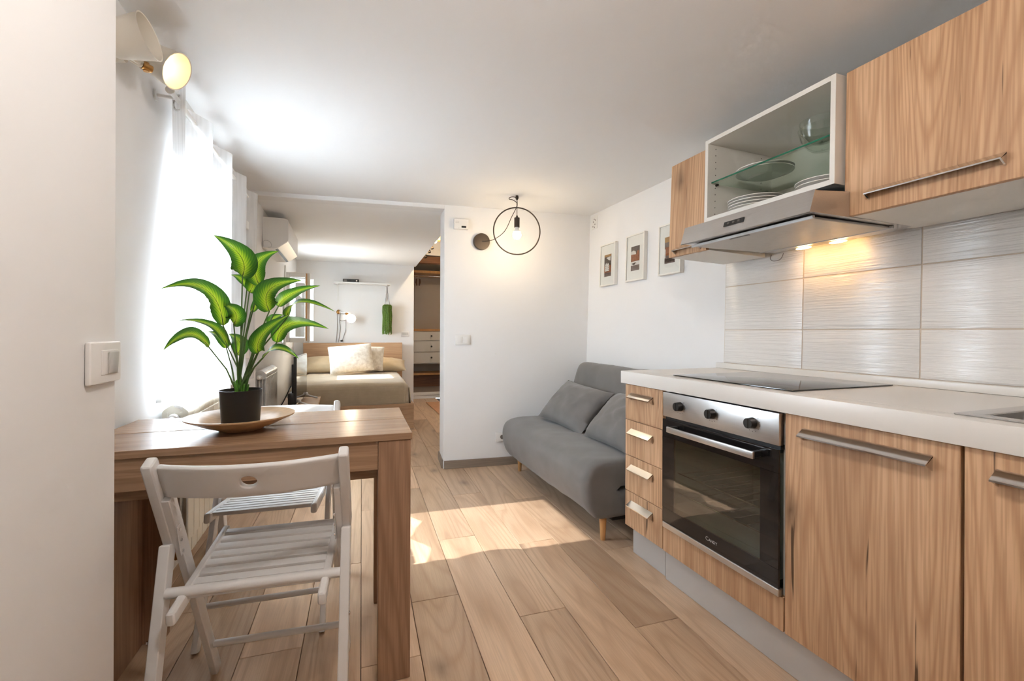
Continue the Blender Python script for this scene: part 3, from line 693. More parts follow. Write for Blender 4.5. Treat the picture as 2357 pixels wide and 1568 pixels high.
obj('under_frame', S().box(1.36, 1.84, 2.12, 3.39, 0.090, 0.122, 0.004, 1), 'carcass', so)
for (x, y) in ((1.300, 2.115), (1.315, 3.385), (1.80, 2.115), (1.80, 3.385)):
    obj('leg', S().cyl((x, y, 0.001), (x, y, 0.126), 0.013, 0.020, 18), 'beech', so)
def pillow_mesh(w, h, t, mat, seed=0, wr=0.006, pinch=0.05):
    from mathutils import noise
    s = S(); n = 22
    def side(sg):
        def fn(u, v):
            a, b = u * 2 - 1, v * 2 - 1
            e = max(0.0, (1 - abs(a) ** 2.6) * (1 - abs(b) ** 2.6)) ** 0.52
            x = a * w / 2 * (1 - pinch * (1 - b * b)); y = b * h / 2 * (1 - pinch * (1 - a * a))
            nz = noise.noise(Vector((a * 2.6 + seed, b * 2.6, sg))) * wr * 1.6 + noise.noise(Vector((a * 7 + seed, b * 7, sg))) * wr * 0.6
            return Vector((x, y, sg * (t / 2 * e + nz * e)))
        return fn
    s.grid(side(1), n, n); s.grid(side(-1), n, n)
    bmesh.ops.remove_doubles(s.bm, verts=s.bm.verts, dist=0.0006)
    return s.mesh('pillow', mat, 70)
def place_pillow(name, me, c, xdir, ydir, label, cat, group=None):
    x = Vector(xdir).normalized(); y = Vector(ydir); y = (y - x * y.dot(x)).normalized(); z = x.cross(y)
    o = obj(name, me, None); R = Matrix((x, y, z)).transposed().to_4x4(); o.matrix_world = Matrix.Translation(c) @ R
    return tag(o, label, cat, group)
place_pillow('sofa_pillow', pillow_mesh(0.56, 0.38, 0.16, 'sofa', 2, 0.012), (1.585, 2.985, 0.572), (0.12, -1, -0.07), (0.70, 0.12, 0.72), 'grey velvet pillow fully in view on the sofa', 'pillow', 'sofa pillows')
place_pillow('sofa_pillow', pillow_mesh(0.54, 0.38, 0.16, 'sofa', 5, 0.012), (1.590, 2.37, 0.575), (-0.06, -1, 0.03), (0.70, 0.05, 0.72), 'grey velvet pillow partly hidden behind the worktop end', 'pillow', 'sofa pillows')

# ------------------------------------------------------------------ things on the partition wall
PT = partition
def pw(x, y, z):  # point on the partition: x along it, y in front of it
    return Matrix.Translation((0.754, 3.642, 0)) @ Matrix.Rotation(PA, 4, 'Z') @ Vector((x, -y, z))
t = thing('gas_detector', 'white wall detector box with small dark display', 'detector', pw(0.131, 0.001, 1.982), (0, 0, PA))
obj('housing', S().box(-0.058, 0.058, -0.032, 0, -0.042, 0.042, 0.006, 3), 'white', t)
obj('display', S().box(0.004, 0.042, -0.0335, -0.0315, -0.030, -0.014, 0.0008, 1), 'black', t)
obj('speaker_slot', S().box(-0.045, -0.015, -0.0328, -0.0315, 0.008, 0.012).box(-0.045, -0.015, -0.0328, -0.0315, 0.018, 0.022).box(-0.02, -0.015, -0.0328, -0.0315, -0.036, -0.031), 'silver', t)
t = thing('switch_plate', 'white double switch plate on the partition wall', 'switch', pw(0.151, 0.001, 1.045), (0, 0, PA))
obj('plate', S().box(-0.060, 0.060, -0.009, 0, -0.041, 0.041, 0.004, 2), 'white', t)
for xx in (-0.022, 0.024): obj('rocker', S().box(xx - 0.020, xx + 0.020, -0.0125, -0.008, -0.026, 0.026, 0.002, 2), 'white', t)
t = thing('wall_socket', 'white wall socket low beside the sofa', 'socket', pw(0.485, 0.001, 0.235), (0, 0, PA))
obj('plate', S().box(-0.055, 0.055, -0.010, 0, -0.04, 0.04, 0.004, 2), 'white', t)
obj('socket_hole', S().cyl((0, -0.0115, 0), (0, -0.009, 0), 0.018, n=20), 'wire', t)
t = thing('nail', 'tiny nail stuck in the partition wall', 'nail', pw(0.430, 0.0005, 0.928), (0, 0, PA)); obj('head', S().cyl((0, 0, 0), (0, -0.006, 0), 0.006, n=12), 'trim', t)

pd = thing('pendant_lamp', 'black ring pendant lamp with bare bulb hung from the ceiling', 'lamp', (0, 0, 0))
px, py = 1.214, 3.200
obj('hook', S().cyl((px, py, 2.136), (px, py, 2.118), 0.010, 0.012, 16).cyl((px, py, 2.118), (px, py, 2.104), 0.013, 0.006, 16), 'blackmetal', pd)
obj('ring', S().torus((px, py, 1.869), (0.22, 0.97, 0), 0.176, 0.0050, 72, 10), 'blackmetal', pd)
obj('socket', S().cyl((px, py, 1.968), (px, py, 1.897), 0.0205, n=28).cyl((px, py, 1.985), (px, py, 1.966), 0.006, 0.010, 16), 'blackmetal', pd)
bl = obj('bulb', S().lathe([(0.0135, 0.070), (0.0145, 0.055), (0.022, 0.042), (0.029, 0.034)], 28, Matrix.Translation((px, py, 1.828))), 'white', pd)
obj('bulb_globe', S().sphere((px, py, 1.838), 0.0325, (1, 1, 0.98)), 'pendglow', bl)
plate_c = pw(0.303, 0.0, 1.852)
obj('wall_rose', S().cyl(plate_c, plate_c + Vector((math.sin(PA) * -1 * -0.0, -0.028, 0)), 0.069, 0.067, 40), 'blackmetal', pd)
ring_top = Vector((px, py, 2.045))
cord = spline([plate_c + Vector((0.0, -0.03, 0)), plate_c + Vector((0.07, -0.10, 0.004)), (1.17, 3.36, 1.895), (1.19, 3.25, 1.985), ring_top + Vector((-0.004, 0.004, 0.0)), ring_top + Vector((-0.001, 0, 0.03)),
               (px - 0.006, py, 2.085), (px - 0.035, py, 2.100), (px - 0.060, py, 2.102), (px - 0.062, py, 2.112), (px - 0.035, py, 2.122), (px, py, 2.120)], 8)
obj('cord', S().tube(cord, 0.0027, 8), 'blackmetal', pd)
obj('drop_cord', S().tube(spline([(px, py, 2.108), (px + 0.002, py, 2.07), (px, py, 2.045), (px, py, 1.98)], 5), 0.0027, 8), 'blackmetal', pd)

# ------------------------------------------------------------------ dining table
tb = thing('dining_table', 'brown oak console dining table against the window wall', 'table', (0.2045, 1.478, 0), (0, 0, math.radians(-1.77)))
obj('table_top', S().box(-0.922, 0, 0, 0.2495, 0.765, 0.787, 0.0015, 1), 'tablewood', tb)
obj('table_top', S().box(-0.922, 0, 0.2555, 0.508, 0.765, 0.787, 0.0015, 1), 'tablewood', tb)
for (a, b) in ((-0.104, -0.004), (-0.918, -0.820)):
    for (c, d_) in ((0.004, 0.056), (0.452, 0.504)): obj('leg', S().box(a, b, c, d_, 0.001, 0.7645, 0.0015, 1), 'tablewood_v', tb)
obj('apron', S().box(-0.8195, -0.1045, 0.010, 0.032, 0.674, 0.7645, 0.001, 1), 'tablewood', tb)
obj('apron', S().box(-0.8195, -0.1045, 0.476, 0.498, 0.674, 0.7645, 0.001, 1), 'tablewood', tb)
obj('slide_rail', S().box(-0.8195, -0.1045, 0.040, 0.058, 0.640, 0.7645, 0.001, 1), 'tablewood', tb)
obj('slide_rail', S().box(-0.8195, -0.1045, 0.448, 0.466, 0.640, 0.7645, 0.001, 1), 'tablewood', tb)
obj('apron', S().box(-0.034, -0.012, 0.0565, 0.4515, 0.674, 0.7645, 0.001, 1), 'tablewood_v', tb)
obj('end_panel', S().box(-0.905, -0.885, 0.0565, 0.4515, 0.001, 0.7645, 0.001, 1), 'tablewood_v', tb)

obj('groove_dark_strip', S().box(-0.9, -0.02, 0.235, 0.272, 0.745, 0.7648), 'carcass', tb)  # dark strip added below the leaf gap, its colour standing in for groove shade
pt = obj('platter', S().lathe([(0.002, 0.0), (0.062, 0.0), (0.066, 0.004), (0.105, 0.018), (0.158, 0.043), (0.1595, 0.0475), (0.1555, 0.0480), (0.104, 0.026), (0.06, 0.013), (0.002, 0.011)], 64, closed=True), 'platewood', None, (-0.318, 1.715, 0.7875))
tag(pt, 'round flared wooden platter under the potted plant', 'platter')

# ------------------------------------------------------------------ potted plant
PC = Vector((-0.322, 1.728, 0.7995))
pp = thing('potted_plant', 'tall artificial plant with pointed yellow-green leaves in black pot', 'plant', PC)
obj('pot', S().lathe([(0.002, 0.0), (0.053, 0.0), (0.0555, 0.002), (0.0620, 0.112), (0.0628, 0.116), (0.0610, 0.1165), (0.0595, 0.108), (0.056, 0.092), (0.002, 0.092)], 56, closed=True), 'potblack', pp)
obj('soil', S().cyl((0, 0, 0.0925), (0, 0, 0.098), 0.0555, n=36), 'soil', pp)
sh = S()
for i in range(26):
    a = random.uniform(0, 2 * PI); r = random.uniform(0.002, 0.017); h = random.uniform(0.03, 0.055)
    sh.cyl((math.cos(a) * r, math.sin(a) * r, 0.095), (math.cos(a) * r * 1.5, math.sin(a) * r * 1.5, 0.095 + h), 0.0035, 0.0022, 7)
obj('shoot_cluster', sh, 'shoot', pp)
LEAVES = [
    ((-0.319, 1.73, 1.292), (-0.316, 1.675, 1.353), (-0.386, 1.66, 1.41), 0.0400, 1, 0),
    ((-0.274, 1.76, 1.267), (-0.278, 1.745, 1.339), (-0.219, 1.8, 1.394), 0.0310, 1, 0),
    ((-0.311, 1.8, 1.244), (-0.299, 1.805, 1.286), (-0.317, 1.85, 1.336), 0.0240, 1, 0),
    ((-0.325, 1.84, 1.263), (-0.345, 1.83, 1.295), (-0.383, 1.86, 1.309), 0.0165, 0.6, 0),
    ((-0.367, 1.7, 1.126), (-0.402, 1.64, 1.238), (-0.512, 1.62, 1.233), 0.0340, 0.62, 0),
    ((-0.342, 1.72, 1.133), (-0.330, 1.68, 1.170), (-0.368, 1.68, 1.198), 0.0285, 1, 0),
    ((-0.373, 1.78, 1.06), (-0.421, 1.77, 1.130), (-0.522, 1.8, 1.143), 0.0200, 0.4, 0),
    ((-0.397, 1.66, 1.059), (-0.437, 1.61, 1.099), (-0.498, 1.6, 1.051), 0.0265, 0.6, 0),
    ((-0.348, 1.8, 1.027), (-0.341, 1.81, 1.07), (-0.386, 1.86, 1.1), 0.0265, 1, 0),
    ((-0.303, 1.78, 1.176), (-0.287, 1.78, 1.205), (-0.304, 1.82, 1.243), 0.0130, 0.8, 0),
    ((-0.235, 1.7, 1.176), (-0.226, 1.65, 1.245), (-0.133, 1.64, 1.277), 0.0365, 1, 0),
    ((-0.221, 1.8, 1.196), (-0.176, 1.83, 1.247), (-0.088, 1.9, 1.286), 0.0250, 0.7, 0),
    ((-0.18, 1.68, 1.154), (-0.134, 1.62, 1.204), (-0.028, 1.6, 1.174), 0.0210, 0.4, 0),
    ((-0.261, 1.66, 1.04), (-0.240, 1.61, 1.100), (-0.164, 1.6, 1.163), 0.0275, 0.8, 0),
    ((-0.223, 1.78, 1.069), (-0.174, 1.77, 1.136), (-0.054, 1.8, 1.119), 0.0300, 0.8, 0),
    ((-0.25, 1.68, 1.022), (-0.198, 1.63, 1.055), (-0.138, 1.62, 1.02), 0.0200, 0.5, 0),
    ((-0.251, 1.84, 1.131), (-0.238, 1.84, 1.157), (-0.212, 1.88, 1.171), 0.0180, 0.8, 0),
    ((-0.383, 1.82, 1.05), (-0.403, 1.82, 1.09), (-0.449, 1.86, 1.108), 0.0190, 0.6, 0),
]
TOCAM = (Vector((0, 0, 1.11)) - Vector((-0.3, 1.73, 1.2))).normalized()
for i, (b, mm, tp, hw, fc_, _) in enumerate(LEAVES):
    cl = [p - PC for p in bez(b, mm, tp, 18)]
    ndir = (Vector((0.1, -0.9, 0.35)) * fc_ + Vector((0, -0.15, 1.0)) * (1 - fc_)).normalized()
    s = S(); phase = random.uniform(0, 6)
    def fn(u, v, cl=cl, ndir=ndir, hw=hw, phase=phase):
        k = u * (len(cl) - 1); j = min(int(k), len(cl) - 2); f = k - j
        p = cl[j].lerp(cl[j + 1], f); tg = (cl[j + 1] - cl[j]).normalized()
        n_ = (ndir - tg * ndir.dot(tg)).normalized(); sd = tg.cross(n_)
        wd = hw * (math.sin(PI * min(1.0, u ** 0.62)) ** 0.85) * (1.0 if u < 0.5 else 1.0 - 0.15 * (u - 0.5))
        a = v * 2 - 1
        lift = abs(a) * wd * 0.30 + math.sin(u * 13 + phase + (1.7 if a > 0 else 0)) * wd * 0.07 * abs(a)
        return p + sd * (a * wd) + n_ * lift
    s.grid(fn, 30, 8, uv=True)
    lf = obj('leaf', s, 'leaf', pp, ang=80, recalc=False)
    root = Vector((random.uniform(-0.012, 0.012), random.uniform(-0.012, 0.012), 0.10)); e = cl[0]
    ctl = root.lerp(e, 0.5) + Vector((-(e.x - root.x) * 0.10, -(e.y - root.y) * 0.1, (e.z - root.z) * 0.04))
    obj('stem', S().tube([root, root.lerp(ctl, 0.5), ctl, ctl.lerp(e, 0.5), e, cl[2]], [0.0030, 0.0028, 0.0025, 0.0022, 0.0020, 0.0010], 7), 'stem', pp)

# ------------------------------------------------------------------ folding chairs
def beam(s, p0, p1, w, d_, b=0.006):
    p0, p1 = Vector(p0), Vector(p1); ax = (p1 - p0); L = ax.length; ax.normalize()
    x = Vector((1, 0, 0)); y = ax.cross(x).normalized(); R = Matrix((x, y, ax)).transposed().to_4x4()
    s.box(-w / 2, w / 2, -d_ / 2, d_ / 2, -L / 2, L / 2, b, 3, M4=Matrix.Translation((p0 + p1) / 2) @ R); return s
def make_chair(label):
    c = thing('folding_chair', label, 'chair', group='white folding chairs')
    for sx in (-1, 1):
        obj('back_post', beam(S(), (sx * 0.222, -0.012, 0.792), (sx * 0.222, 0.110, 0.548), 0.026, 0.042, 0.009), 'lacquer', c)
        obj('leg', beam(S(), (sx * 0.2025, 0.040, 0.690), (sx * 0.2025, 0.385, 0.002), 0.019, 0.040, 0.004), 'lacquer', c)
        obj('leg', beam(S(), (sx * 0.222, 0.088, 0.548), (sx * 0.222, -0.045, 0.002), 0.026, 0.040, 0.005), 'lacquer', c)
        pl_ = obj('hinge_plate', S().box(sx * 0.1925 - 0.0012, sx * 0.1925 + 0.0012, -0.010, 0.010, -0.045, 0.045, 0.001, 1, M4=Matrix.Translation((0, 0.088, 0.556)) @ Matrix.Rotation(0.30, 4, 'X')), 'lacquer', c)
        for q in (-0.034, 0.0, 0.034):
            v = Matrix.Translation((0, 0.088, 0.556)) @ Matrix.Rotation(0.30, 4, 'X') @ Vector((sx * 0.1915, 0, q))
            obj('rivet', S().cyl(v, v - Vector((sx * 0.003, 0, 0)), 0.004, n=10), 'chrome', pl_)
        obj('seat_rail', beam(S(), (sx * 0.171, -0.028, 0.408), (sx * 0.171, 0.380, 0.458), 0.022, 0.036, 0.010), 'lacquer', c)
        obj('bolt', S().cyl((sx * 0.2351, 0.02, 0.335), (sx * 0.2385, 0.02, 0.335), 0.005, n=10), 'chrome', c)
    for q in range(8):
        f = (q + 0.7) / 8.0; y = 0.030 + f * 0.325; z = 0.408 + (y + 0.028) / 0.408 * 0.050 + 0.008
        obj('seat_slat', S().box(-0.1655, 0.1655, -0.0145, 0.0145, -0.007, 0.007, 0.003, 2, M4=Matrix.Translation((0, y, z)) @ Matrix.Rotation(0.122, 4, 'X')), 'lacquer', c)
    obj('rear_bar', S().cyl((-0.210, 0.050, 0.436), (0.210, 0.050, 0.436), 0.0135, n=16), 'lacquer', c)
    obj('stretcher', S().cyl((-0.188, 0.322, 0.125), (0.188, 0.322, 0.125), 0.0105, n=14), 'lacquer', c)
    obj('stretcher', S().cyl((-0.210, -0.018, 0.118), (0.210, -0.018, 0.118), 0.0105, n=14), 'lacquer', c)
    # curved top slat with its grip hole
    bm = bmesh.new(); h0, h1 = 0.690, 0.778; zc = (h0 + h1) / 2; r = 0.0165; n = 32; W2_ = 0.211; q = 0.05
    def bend(x, z):
        y = -0.012 + (0.792 - z) * 0.5 - 0.052 * (1 - (x / W2_) ** 2) + 0.008
        return bm.verts.new((x, y, z))
    hh = (h1 - h0) / 2; per = []
    for k in range(8): per.append((q, -hh + 2 * hh * k / 8))
    for k in range(8): per.append((q - 2 * q * k / 8, hh))
    for k in range(8): per.append((-q, hh - 2 * hh * k / 8))
    for k in range(8): per.append((-q + 2 * q * k / 8, -hh))
    sq = [bend(x, zc + z) for x, z in per]; ring = []
    for x, z in per:
        a = math.atan2(z, x); ring.append(bend(math.cos(a) * r * 1.15, zc + math.sin(a) * r))
    for i in range(32): bm.faces.new((ring[i], ring[(i + 1) % 32], sq[(i + 1) % 32], sq[i]))
    for sg, col in ((1, [sq[k] for k in range(9)]), (-1, [sq[k] for k in range(24, 15, -1)])):
        prev = col
        for j in range(1, 11):
            x = sg * (q + (W2_ - q) * j / 10); cur_ = [bend(x, v.co.z) for v in col]
            for k in range(8): bm.faces.new((prev[k], cur_[k], cur_[k + 1], prev[k + 1]))
            prev = cur_
    bmesh.ops.recalc_face_normals(bm, faces=bm.faces)
    s = S(); s.bm.free(); s.bm = bm
    o = obj('backrest', s, 'lacquer', c)
    md = o.modifiers.new('thickness', 'SOLIDIFY'); md.thickness = 0.015; md.offset = 0
    bv = o.modifiers.new('edge', 'BEVEL'); bv.width = 0.004; bv.segments = 2; bv.limit_method = 'ANGLE'; bv.angle_limit = math.radians(50)
    return c
c1 = make_chair('white slatted folding chair with its back to the camera'); c1.location = (-0.222, 1.330, 0); c1.rotation_euler = (0, 0, math.radians(-5))
dup(c1, (-0.252, 2.212, 0), (0, 0, math.radians(176.5)), 'white slatted folding chair on the far side of the table')

# ------------------------------------------------------------------ radiators
def radiator(label, x0, x1, y0, n, z0, z1, mat, ps=0.080, brass=True):
    r = thing('radiator', label, 'radiator', (0, 0, 0)); k = 5
    fin = S()
    for i in range(k):
        x = x0 + (x1 - x0) * i / (k - 1)
        top = z1 - (0.03 if i in (0, k - 1) else 0.0)
        fin.box(x - 0.004, x + 0.004, -ps / 2 + 0.002, ps / 2 - 0.002, z0 + 0.07, top - 0.03, 0.002, 1)
    fin.box(x0 + 0.004, x1 - 0.004, -0.012, 0.012, z0 + 0.02, z1 - 0.02, 0.004, 1)
    fin.box(x0 + 0.006, x1 - 0.002, -ps / 2 + 0.001, ps / 2 - 0.001, z0, z0 + 0.072, 0.010, 2)
    pro = spline([(a, b, 0) for a, b in ((x0 + 0.01, z1 - 0.075), (x0 + 0.005, z1 - 0.03), (x0 + 0.03, z1 - 0.006), ((x0 + x1) / 2, z1), (x1 - 0.02, z1 - 0.008), (x1 + 0.004, z1 - 0.035), (x1 - 0.004, z1 - 0.072))], 4)
    fin.prism([(p.x, p.y) for p in pro], 'y', -ps / 2 + 0.003, ps / 2 - 0.003)
    me = fin.mesh('section', mat, 30)
    for i in range(n): obj('section', me, None, r, (0, y0 + ps * (i + 0.5), 0))
    xc = (x0 + x1) / 2
    obj('valve_cap', S().cyl((xc, y0 - 0.002, z1 - 0.055), (xc, y0 - 0.022, z1 - 0.055), 0.020, 0.017, 24).cyl((xc, y0 - 0.022, z1 - 0.055), (xc, y0 - 0.040, z1 - 0.055), 0.010, 0.009, 16), 'white', r)
    if brass: obj('plug', S().cyl((xc + 0.012, y0 - 0.001, z0 + 0.028), (xc + 0.012, y0 - 0.014, z0 + 0.028), 0.021, 0.020, 6).cyl((xc + 0.012, y0 - 0.014, z0 + 0.028), (xc + 0.012, y0 - 0.024, z0 + 0.028), 0.013, 0.012, 20), 'brass', r)
    return r
radiator('cream radiator under the curtained window, behind the table', -0.712, -0.618, 2.262, 10, 0.150, 0.800, 'cream')
radiator('aluminium radiator on the bedroom wall before the television', -0.660, -0.575, 3.985, 8, 0.20, 0.805, 'silver', brass=False)

# ------------------------------------------------------------------ curtain
CX, CZ = -0.602, 1.992
rd = thing('curtain_rod', 'white curtain rod above the living room window', 'curtain rod')
obj('rod', S().cyl((CX, 2.035, CZ), (CX, 3.70, CZ), 0.0095, n=16), 'trim', rd)
obj('finial', S().cyl((CX, 2.035, CZ), (CX, 1.995, CZ), 0.0095, 0.0150, 20), 'trim', rd)
for yy in (2.060, 3.66): obj('bracket', S().cyl((LX(CZ) + 0.001, yy, CZ), (CX, yy, CZ), 0.007, n=12).cyl((LX(CZ) + 0.001, yy, CZ), (LX(CZ) + 0.008, yy, CZ), 0.020, n=20), 'trim', rd)
CW = 0.372; Y0, Y1 = 2.020, 3.665
def cur(u, v):
    y = Y0 + (Y1 - Y0) * u; z = 2.035 + (0.800 - 2.035) * v
    k = 2 * PI * (y - 2.09) / CW
    amp = 0.048 * (1 - 0.20 * v) ; w = 0.006 * v * math.sin(k * 2.3 + 1.0) + 0.008 * v * math.sin(k * 0.37 + 2)
    return Vector((CX - amp * math.sin(k) + w, y + 0.014 * math.sin(2 * k) * (1 - 0.4 * v) + 0.01 * v * math.sin(u * 9), z + 0.010 * math.sin(u * 5) * v))
ct = thing('curtain', 'sheer white curtain hanging in folds before the window', 'curtain', (0, 0, 0))
obj('panel', S().grid(cur, 220, 30), 'sheer', ct, ang=80, recalc=False)
for i in range(5):
    yy = 2.09 + CW * i
    if yy < Y1 - 0.03: obj('eyelet', S().torus((CX, yy, CZ - 0.004), (0.62, 0.78, 0), 0.0290, 0.0042, 30, 8), 'chrome', ct)

# ------------------------------------------------------------------ twin spot lamp above the table
sp = thing('spot_lamp', 'cream twin spotlight on the window wall near the ceiling', 'lamp', (0, 0, 0))
def aim(c, a): return Matrix.Translation(c) @ Vector(a).to_track_quat('Z', 'Y').to_matrix().to_4x4()
sh_prof = [(0.014, -0.118), (0.040, -0.116), (0.050, -0.098), (0.0555, -0.06), (0.064, -0.002), (0.0655, 0.0), (0.0620, -0.001), (0.053, -0.058), (0.046, -0.094), (0.014, -0.108)]
A1, P1 = Vector((0.963, -0.134, 0.233)).normalized(), Vector((-0.548, 1.65, 1.988))
A2, P2 = Vector((0.857, -0.214, -0.469)).normalized(), Vector((-0.537, 1.85, 1.993))
obj('shade', S().lathe(sh_prof, 44, aim(P1, A1), closed=True), 'shade', sp)
s2 = obj('shade', S().lathe([(r * 0.96, z) for r, z in sh_prof], 44, aim(P2, A2), closed=True), 'shade', sp)
bq = P2 - A2 * 0.070
obj('bulb', S().sphere(bq, 0.022), 'lampglow', s2)
obj('bulb', S().sphere(P1 - A1 * 0.06, 0.024), 'white', sp)
mnt = Vector((LX(1.97) + 0.002, 1.735, 1.968))
obj('wall_mount', S().cyl(mnt, mnt + Vector((0.028, 0, 0)), 0.030, 0.026, 28).cyl(mnt + Vector((0.02, 0, 0)), mnt + Vector((0.062, 0.03, -0.012)), 0.011, n=16), 'shade', sp)
j0 = mnt + Vector((0.060, 0.03, -0.012)); b2 = P2 - A2 * 0.112; b1 = P1 - A1 * 0.112
obj('swivel', S().cyl(j0, j0 + Vector((0.018, 0.022, 0.0)), 0.012, n=16).cyl(j0 + Vector((0.008, 0.012, -0.014)), j0 + Vector((0.008, 0.012, 0.014)), 0.008, n=14), 'brass', sp)
obj('arm', S().tube([j0, j0.lerp(b2, 0.5) + Vector((0, 0, 0.004)), b2], 0.008, 10).tube([j0, j0.lerp(b1, 0.5), b1], 0.008, 10), 'shade', sp)

t = thing('switch_plate', 'white single switch plate on the near wall edge', 'switch', (-0.4448, 1.106, 1.048))
obj('plate', S().box(0, 0.010, -0.0605, 0.0605, -0.0405, 0.0405, 0.005, 3), 'white', t)
obj('insert', S().box(0.009, 0.0115, -0.022, 0.046, -0.024, 0.024, 0.001, 1), 'white', t)
obj('rocker', S().box(0.0112, 0.0150, 0.000, 0.038, -0.021, 0.021, 0.003, 2, M4=Matrix.Rotation(0.06, 4, 'Y')), 'silver', t)
cl_ = thing('ceiling_lamp', 'round globe ceiling lamp above the camera, just out of frame', 'lamp', (0.28, 0.48, CEIL))
obj('base', S().cyl((0, 0, -0.001), (0, 0, -0.022), 0.070, 0.066, 40), 'trim', cl_)
obj('globe', S().sphere((0, 0, -0.100), 0.085, (1, 1, 0.95), 28, 16), 'roomglow', cl_)
# ------------------------------------------------------------------ bedroom
AXW = BX(1.95) + 0.001
ac = thing('air_conditioner', 'white wall-mounted air conditioner in the bedroom', 'air conditioner', (0, 0, 0))
obj('body', S().prism([(AXW, 2.060), (-0.475, 2.058), (-0.452, 2.048), (-0.448, 2.03), (-0.448, 1.885), (-0.452, 1.868), (-0.535, 1.806), (-0.552, 1.802), (AXW, 1.802)], 'y', 4.255, 5.080), 'white', ac, ang=25)
obj('air_flap', S().prism([(-0.454, 1.863), (-0.526, 1.809), (-0.530, 1.813), (-0.458, 1.867)], 'y', 4.262, 5.072), 'trim', ac)
obj('outlet_slot', S().prism([(-0.531, 1.8065), (-0.549, 1.8005), (-0.549, 1.803), (-0.531, 1.810)], 'y', 4.29, 5.05), 'black', ac)
s = S().tube(spline([(-0.632, 4.2535, 1.815), (-0.632, 4.2535, 1.858), (-0.60, 4.2535, 1.862), (-0.578, 4.2535, 1.845), (-0.576, 4.2535, 1.815), (-0.60, 4.2535, 1.808)], 5), 0.002, 6)
obj('knockout', s, 'silver', ac)

bn = thing('tv_bench', 'low light oak bench carrying the television', 'bench', (0, 0, 0))
obj('top', S().box(-0.560, -0.226, 4.20, 5.06, 0.417, 0.440, 0.002, 1), 'bedwood', bn)
for yy in (4.22, 5.02): obj('side_panel', S().box(-0.555, -0.235, yy, yy + 0.02, 0.001, 0.4165, 0.001, 1), 'bedwood', bn)
tv = thing('television', 'flat black television seen edge-on in the bedroom', 'television', (-0.385, 4.70, 0.4405), (0, 0, math.radians(-2.6)))
obj('screen', S().box(0.0100, 0.0125, -0.348, 0.348, 0.030, 0.440, 0.001, 1), 'screen', tv)
obj('bezel', S().box(-0.012, 0.0098, -0.355, 0.355, 0.022, 0.447, 0.002, 1), 'black', tv)
obj('rear_housing', S().box(-0.058, -0.012, -0.345, 0.30, 0.03, 0.13, 0.008, 2).box(-0.030, -0.012, -0.335, 0.30, 0.13, 0.38, 0.006, 2), 'black', tv)
for yy in (-0.24, 0.26):
    obj('stand_foot', S().tube([(0, yy, 0.05), (0.05, yy - 0.02, 0.030), (0.125, yy - 0.03, 0.008)], 0.008, 8).tube([(0, yy, 0.05), (-0.07, yy - 0.01, 0.008)], 0.008, 8).sphere((0.02, yy, 0.048), 0.016, u=12, v=8), 'silver', tv)
cb = obj('television_cable', S().tube(spline([(-0.45, 4.50, 0.62), (-0.475, 4.44, 0.55), (-0.50, 4.38, 0.49), (-0.53, 4.33, 0.4455)], 6), 0.005, 7), 'black'); tag(cb, 'black cable drooping behind the television', 'cable')

bd = thing('bed', 'honey oak double bed with panelled headboard', 'bed', (0.735, 5.19, 0), (0, 0, math.radians(-2.0)))
obj('foot_board', S().box(-1.345, 0.0, 0.0, 0.028, 0.02, 0.302, 0.002, 1), 'bedwood', bd)
for a, b in ((-0.028, 0.0), (-1.345, -1.317)): obj('side_rail', S().box(a, b, 0.0285, 1.80, 0.06, 0.302, 0.002, 1), 'bedwood', bd)
obj('headboard', S().box(-1.345, 0.018, 1.802, 1.838, 0.602, 0.945, 0.002, 1), 'bedwood', bd)
obj('headboard_panel', S().box(-1.345, 0.018, 1.802, 1.836, 0.05, 0.598, 0.002, 1), 'bedwood', bd)
obj('slat_base', S().box(-1.316, -0.029, 0.03, 1.80, 0.14, 0.17), 'carcass', bd)
def bedspread():
    from mathutils import noise
    s = S(); x0, x1, y0, y1, z0, z1, r = -1.300, -0.040, 0.045, 1.795, 0.175, 0.535, 0.085
    bmesh.ops.create_cube(s.bm, size=1.0, matrix=Matrix.Translation(((x0 + x1) / 2, (y0 + y1) / 2, (z0 + z1) / 2)) @ Matrix.Diagonal((x1 - x0, y1 - y0, z1 - z0, 1)))
    bmesh.ops.bevel(s.bm, geom=list(s.bm.edges), offset=r, segments=5, profile=0.5, affect='EDGES')
    bmesh.ops.subdivide_edges(s.bm, edges=list(s.bm.edges), cuts=5, use_grid_fill=True)
    for v in s.bm.verts:
        n = noise.noise(v.co * 4.5) * 0.012 + noise.noise(v.co * 13) * 0.004
        v.co.z += n * 0.6 if v.co.z > 0.25 else 0; v.co.y += n * 0.5; v.co.x += n * 0.5
    return s
mt = obj('mattress', bedspread(), 'linen', None, (0.735, 5.19, 0), (0, 0, math.radians(-2.0)), ang=70); tag(mt, 'mattress under a beige woven bedspread on the bed', 'mattress')
drp = S().grid(lambda u, v: Vector((-0.045 + 0.022 * v + 0.008 * math.sin(u * 9), 0.075 + 0.10 * u + 0.03 * v, 0.47 - 0.165 * v)), 10, 8)
dr_ = obj('bedspread_corner', drp, 'linen', mt, ang=80); dr_.modifiers.new('thickness', 'SOLIDIFY').thickness = 0.006
RZB = Matrix.Rotation(math.radians(-2.0), 3, 'Z'); BO = Vector((0.735, 5.19, 0))
bl = lambda x, y, z: BO + RZB @ Vector((x, y, z))
pb = pillow_mesh(0.60, 0.36, 0.16, 'pillowbeige', 4, 0.006)
place_pillow('bed_pillow', pb, bl(-1.02, 1.60, 0.650), RZB @ Vector((1, 0, 0.0)), RZB @ Vector((0, 0.75, 0.42)), 'beige pillow lying by the bedroom window side of the bed', 'pillow', 'beige bed pillows')
